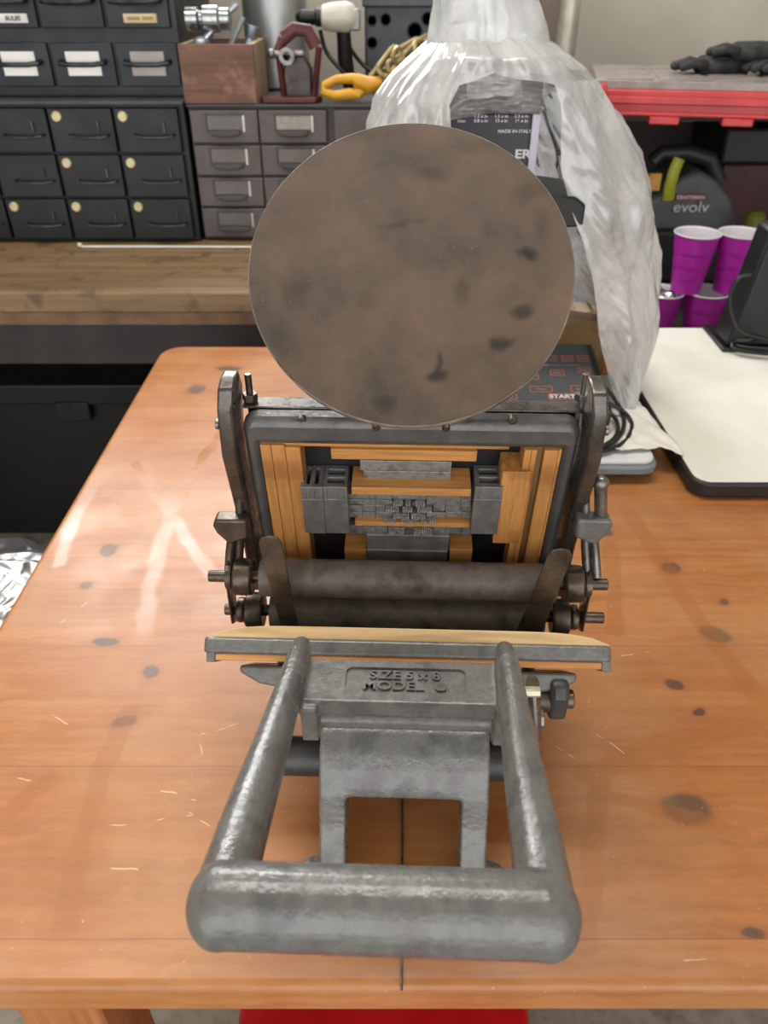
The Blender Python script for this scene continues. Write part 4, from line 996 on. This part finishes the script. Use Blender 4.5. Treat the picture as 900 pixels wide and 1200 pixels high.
# tool case
tcs = thing('power_tool', 'dark grey power tool with white lettering and lime strap, behind the purple cups', 'power tool', (.72, 1.75, LZ_))
tg = mat('dark_grey_plastic', '505255', '5c5e61', 20, .5, 0, .05)
c = lambda px, py, Y=1.66: W(px, py, Y)
p1 = [c(735,330),c(735,238),c(768,232),c(800,208),c(822,200),c(842,212),c(858,235),c(864,262),c(862,300),c(850,330)]
pr = [(q.x, q.z) for q in p1]; pr[0] = (pr[0][0], LZ_+.001); pr[-1] = (pr[-1][0], LZ_+.001); 
mb = M(); mb.prism(pr, 1.66, 1.82, 'Y'); build('casing', mb, tg, tcs, bevel=.012, seg=4)
mb = M(); p2 = [c(740,272,1.645),c(758,268,1.645),c(850,270,1.645),c(857,272,1.645),c(855,300,1.645),c(845,330,1.645),c(740,330,1.645)]
mb.prism([(q.x, max(q.z, LZ_+.001)) for q in p2], 1.63, 1.66, 'Y'); build('lower_shell', mb, mat('black_plastic','202123','2a2b2d',20,.5), tcs, bevel=.008, seg=3)
lime = mat('lime_green_plastic', '9ba01c', 'b0b52a', 20, .4)
mb = M(); mb.tube([c(796,186,1.655), c(790,200,1.650), c(785,218,1.650), c(783,234,1.652)], [(.012,.006)]*4, 14); tag(build('strap', mb, lime, tcs), 'lime green strap')
mb = M(); mb.tube([c(765,190,1.70), c(775,180,1.70), c(805,178,1.70), c(832,186,1.70), c(842,212,1.70)], .016, 12); build('top_handle', mb, mat('black_plastic','',''), tcs)
mb = M(); a = c(767,212,1.655); mb.box(a.x-.012, a.x+.012, 1.652, 1.662, a.z-.018, a.z+.014); tag(build('warning_label', mb, mat('amber_label','c08a3c','d6a552',60,.6), tcs), 'amber and white sticker')
ttext('evolv', 810, 243, .030, Y=1.6500, parent=tcs, m=whit, bold=.0, sx=1.15)
mb = M(); a = c(810,231,1.658); mb.box(a.x-.032, a.x+.030, 1.656, 1.660, a.z-.006, a.z+.007); build('badge', mb, mat('badge_red','7a3038','8a3c44',20,.5), tcs, bevel=.001)
ttext('CRAFTSMAN', 809.5, 231.5, .0095, Y=1.6555, parent=tcs, m=whit, bold=.0002, sx=1.05)
# yellow-green item at right
mb = M(); a = c(868,252,1.60); mb.lathe([(.018,0),(.020,.004),(.020,a.z-LZ_-.0),(.012,a.z-LZ_+.008)], (a.x+.03, 1.60, LZ_), 'Z', 24); tag(build('green_bottle', mb, mat('olive_plastic','5d6420','6d7428',20,.5)), 'dark lime bottle beside the grey power tool', 'bottle')
# maroon tool box
tb = thing('tool_box', 'dark maroon tool box with black lid at the right edge', 'tool box', (1.0, 1.7, LZ_))
a = W(843, 192, 1.86); q = W(843, 146, 1.86)
mb = M(); mb.box(a.x+.010, a.x+.43, 1.86, 2.05, LZ_, a.z); build('body', mb, mat('maroon_metal','3c1218','4a1820',20,.45), tb, bevel=.006)
mb = M(); mb.box(a.x-.004, a.x+.44, 1.848, 2.055, a.z, q.z-.005); build('lid', mb, mat('black_plastic','',''), tb, bevel=.008)
# dark board behind the shelf
mb = M(); mb.box(.42, 1.75, 2.06, 2.14, LZ_, .985); tag(build('dark_panel', mb, mat('dark_brown_panel','3a302e','453a37',8,.7), bevel=.002), 'dark brown board standing against the wall under the red case', 'panel')
# steel post
pst = M(); pst.box(W(634,20,1.86).x, W(662,20,1.86).x, 1.90, 1.98, 0, 2.8); 
tag(build('trim_2', pst, mat('brown_post','5b5046','6b5f53',10,.6), bevel=.004), kind='structure')
pst = M(); x = W(671,20,1.86).x; pst.cyl((x, 1.90, 0), (x, 1.90, 2.8), .022, n=32); tag(build('steel_pipe', pst, mat('galvanised_pipe','a5a193','bdb9ac',20,.4,.5)), 'upright galvanised steel pipe left of the red case', 'pipe')
# red case
rc = thing('organizer_case', 'red organizer case with clear grey lid, black gloves on top', 'case', (.75, 1.62, 1.05))
RM = Matrix.Translation((0,0,0))
A0 = W(697, 94, 1.50); zt = A0.z
x0 = A0.x; RF = Matrix.Translation((x0, 1.50, zt-.052)) @ Matrix.Rotation(R(-11), 4, 'Z')
red = mat('bright_red_plastic', 'b02a2c', 'c23a3a', 20, .38); rcl = mat('scuffed_clear_lid', '7f7672', '9a908c', 40, .3, 0, .1)
mb = M(); mb.prism(rrect(0, .56, 0, .30, .015), 0.0, .040, 'Z'); build('tray', mb, red, rc, RF, bevel=.004)
mb = M(); mb.box(-.004, .564, -.008, .0, .018, .030); mb.box(-.004,.564,-.006,0,.0,.006); build('rib', mb, red, rc, RF, bevel=.002)
for xx in (0.0, .40): mb = M(); mb.box(xx, xx+.022, -.016, .0, -.002, .048); build('latch', mb, red, rc, RF, bevel=.003)
for xx in (.10, .22): mb = M(); mb.box(xx, xx+.05, -.010, .02, -.012, .0); build('lug', mb, red, rc, RF, bevel=.002)
mb = M(); mb.prism(rrect(.004, .556, .004, .296, .014), .040, .052, 'Z'); 
for i in range(3):
    for j in range(6): mb.prism(rrect(.02+j*.09, .10+j*.09, .02+i*.09, .10+i*.09, .006, 2), .052, .0535, 'Z')
build('lid', mb, rcl, rc, RF, bevel=.001)
# wall shelf under the case
sf = thing('wall_shelf', 'dark shelf under the red case, fixed to the back wall', 'shelf', (.8, 1.9, 1.0))
mb = M(); mb.box(x0+.03, x0+.75, 1.60, 2.148, zt-.078, zt-.066); build('board', mb, mat('dark_brown_panel','',''), sf, bevel=.002)
for xx in (x0+.25, x0+.6): mb = M(); mb.prism([(2.148, zt-.085), (2.148, zt-.14), (2.13,zt-.14), (1.75, zt-.10), (1.75, zt-.085)], xx, xx+.02, 'X'); build('bracket', mb, cast_dark, sf)
# gloves
glm = mat('black_knit_glove', '1f2021', '2f3031', 90, .75, 0, .5, 400, bd=.002)
def glove(px, py, dx, rot, label, flip=1, zoff=0):
    t0 = Vector((px, py, zt+.011+zoff)); mb = M()
    Mg = Matrix.Translation(t0) @ Matrix.Rotation(rot, 4, 'Z') @ Matrix.Diagonal((dx, flip*dx, dx, 1))
    def T(pts, r):
        mb.tube([Mg @ Vector(p) for p in pts], [q*dx for q in r], 12)
        mb.ball(Mg @ Vector(pts[-1]), r[-1]*dx*1.02, 2)
    T([(.10,0,.0),(.05,0,.004),(.0,0,.004)], [(.030,.015)]*1 and [.020,.022,.020])
    T([(.03,.016,.0),(.0,.017,0)], [.015,.014]); T([(.05,-.016,.0),(.0,-.017,0)], [.016,.014])
    for k, (fy, ln) in enumerate(((-.026,.050),(-.009,.062),(.008,.060),(.024,.046))):
        T([(.0,fy,.004),(-ln*.5,fy*1.1,.010),(-ln,fy*1.15,.002)], [.0105,.0100,.0085])
    T([(.05,.024,0),(.025,.045,.004),(-.004,.052,.002)], [.013,.011,.009])
    tag(build('work_glove', mb, glm, ang=180), label, 'glove', 'black work gloves on the red case')
glove(.575, 1.600, .80, R(-2), 'black work glove on the left, fingers pointing left, on the red case', 1)
glove(.690, 1.575, .80, R(25), 'black work glove on the right, fingers curled forward, on the red case', -1)
glove(.630, 1.595, .76, R(-14), 'black work glove lying on top of the other two gloves', 1, .022)
# foil bag left of the table
fbm = NT('silver_film'); fbm.set(Base_Color=lin('c2c6c9'), Metallic=.9, Roughness=.3); fbm.bump(fbm.noise(6, 3, .5, dist=2.0), .9, .04)
mb = M(); prof = []
cx, cy = -.575, .84
rows = []; NS = 60; NH = 44
for i in range(NH+1):
    h = i/NH; z = .575*h if h < .9 else .5175 + .05*math.sin((h-.9)/.1*PI/2)
    rr = .165*(1 - .25*h*h) if h < .86 else .165*(.815)*math.cos((h-.86)/.14*PI/2*.97)
    row = []
    for j in range(NS):
        a = 2*PI*j/NS; w_ = 1 + .22*noise.noise((math.cos(a)*2.2, math.sin(a)*2.2, h*4)) + .12*abs(noise.noise((math.cos(a)*6, math.sin(a)*6, h*7+3)))
        row.append(mb.b.verts.new((cx + rr*w_*math.cos(a), cy + rr*w_*math.sin(a), max(z, 0) + .02*noise.noise((math.cos(a)*3, math.sin(a)*3, h*5))*(h > .05))))
    rows.append(row)
for A, Bq in zip(rows, rows[1:]):
    for j in range(NS): mb.b.faces.new((A[j], A[(j+1)%NS], Bq[(j+1)%NS], Bq[j]))
mb.b.faces.new(rows[0][::-1]); mb.b.faces.new(rows[-1])
tag(build('foil_bag', mb, fbm.m, ang=60), 'crumpled silver foil bag standing left of the pine table', 'bag')
# red tote and wood stool under the near edge
tt = thing('red_tote', 'bright red plastic tote on the floor under the near table edge', 'tote', (0, .2, 0))
redt = mat('tote_red', 'c8141c', 'd61f26', 20, .35)
mb = M(); mb.prism(rrect(-.150, .150, .02, .42, .03), 0, .27, 'Z'); build('bin', mb, redt, tt, bevel=.006)
mb = M(); mb.prism(rrect(-.162, .162, .005, .435, .035), .27, .30, 'Z'); build('lid', mb, redt, tt, bevel=.006)
st = thing('wooden_stool', 'light wooden stool under the near left corner of the table', 'stool', (-.28, .25, 0))
pal = wood('pale_stool_wood', 'b98f62', 'cda77c', 0, 25, .6)
mb = M(); mb.prism(rrect(-.37, -.20, .02, .28, .02), .40, .425, 'Z'); build('seat', mb, pal, st, bevel=.004)
for x in (-.35, -.245):
    for y in (.05, .22): mb = M(); mb.box(x, x+.028, y, y+.028, 0, .40); build('leg', mb, pal, st, bevel=.003)

# ================================================================== LIGHT
w = bpy.data.worlds.new('daylight'); S.world = w; w.use_nodes = True
bg = w.node_tree.nodes['Background']; bg.inputs[0].default_value = (.97, .98, 1.0, 1); bg.inputs[1].default_value = 2.6
def area(name, loc, rot, sx, sy, e, col=(1,1,1)):
    l = bpy.data.lights.new(name, 'AREA'); l.shape = 'RECTANGLE'; l.size = sx; l.size_y = sy; l.energy = e; l.color = col
    o = bpy.data.objects.new(name, l); C.objects.link(o); o.location = loc; o.rotation_euler = rot; return o
area('window_daylight', ((WX0+WX1)/2, 2.22, (WZ0+WZ1)/2), (R(-90), 0, 0), WX1-WX0-.1, WZ1-WZ0-.1, 46, (.97,.985,1))

area('added_top_fill', (-.35, .85, 2.77), (0,0,0), 2.2, .35, 30, (1,.97,.92))  # added soft fill from above to brighten the press; no known fixture
S.view_settings.view_transform = 'Standard'; S.view_settings.look = 'None'; S.view_settings.gamma = 1; S.view_settings.exposure = 0
try: S.view_settings.use_curve_mapping = False
except Exception: pass
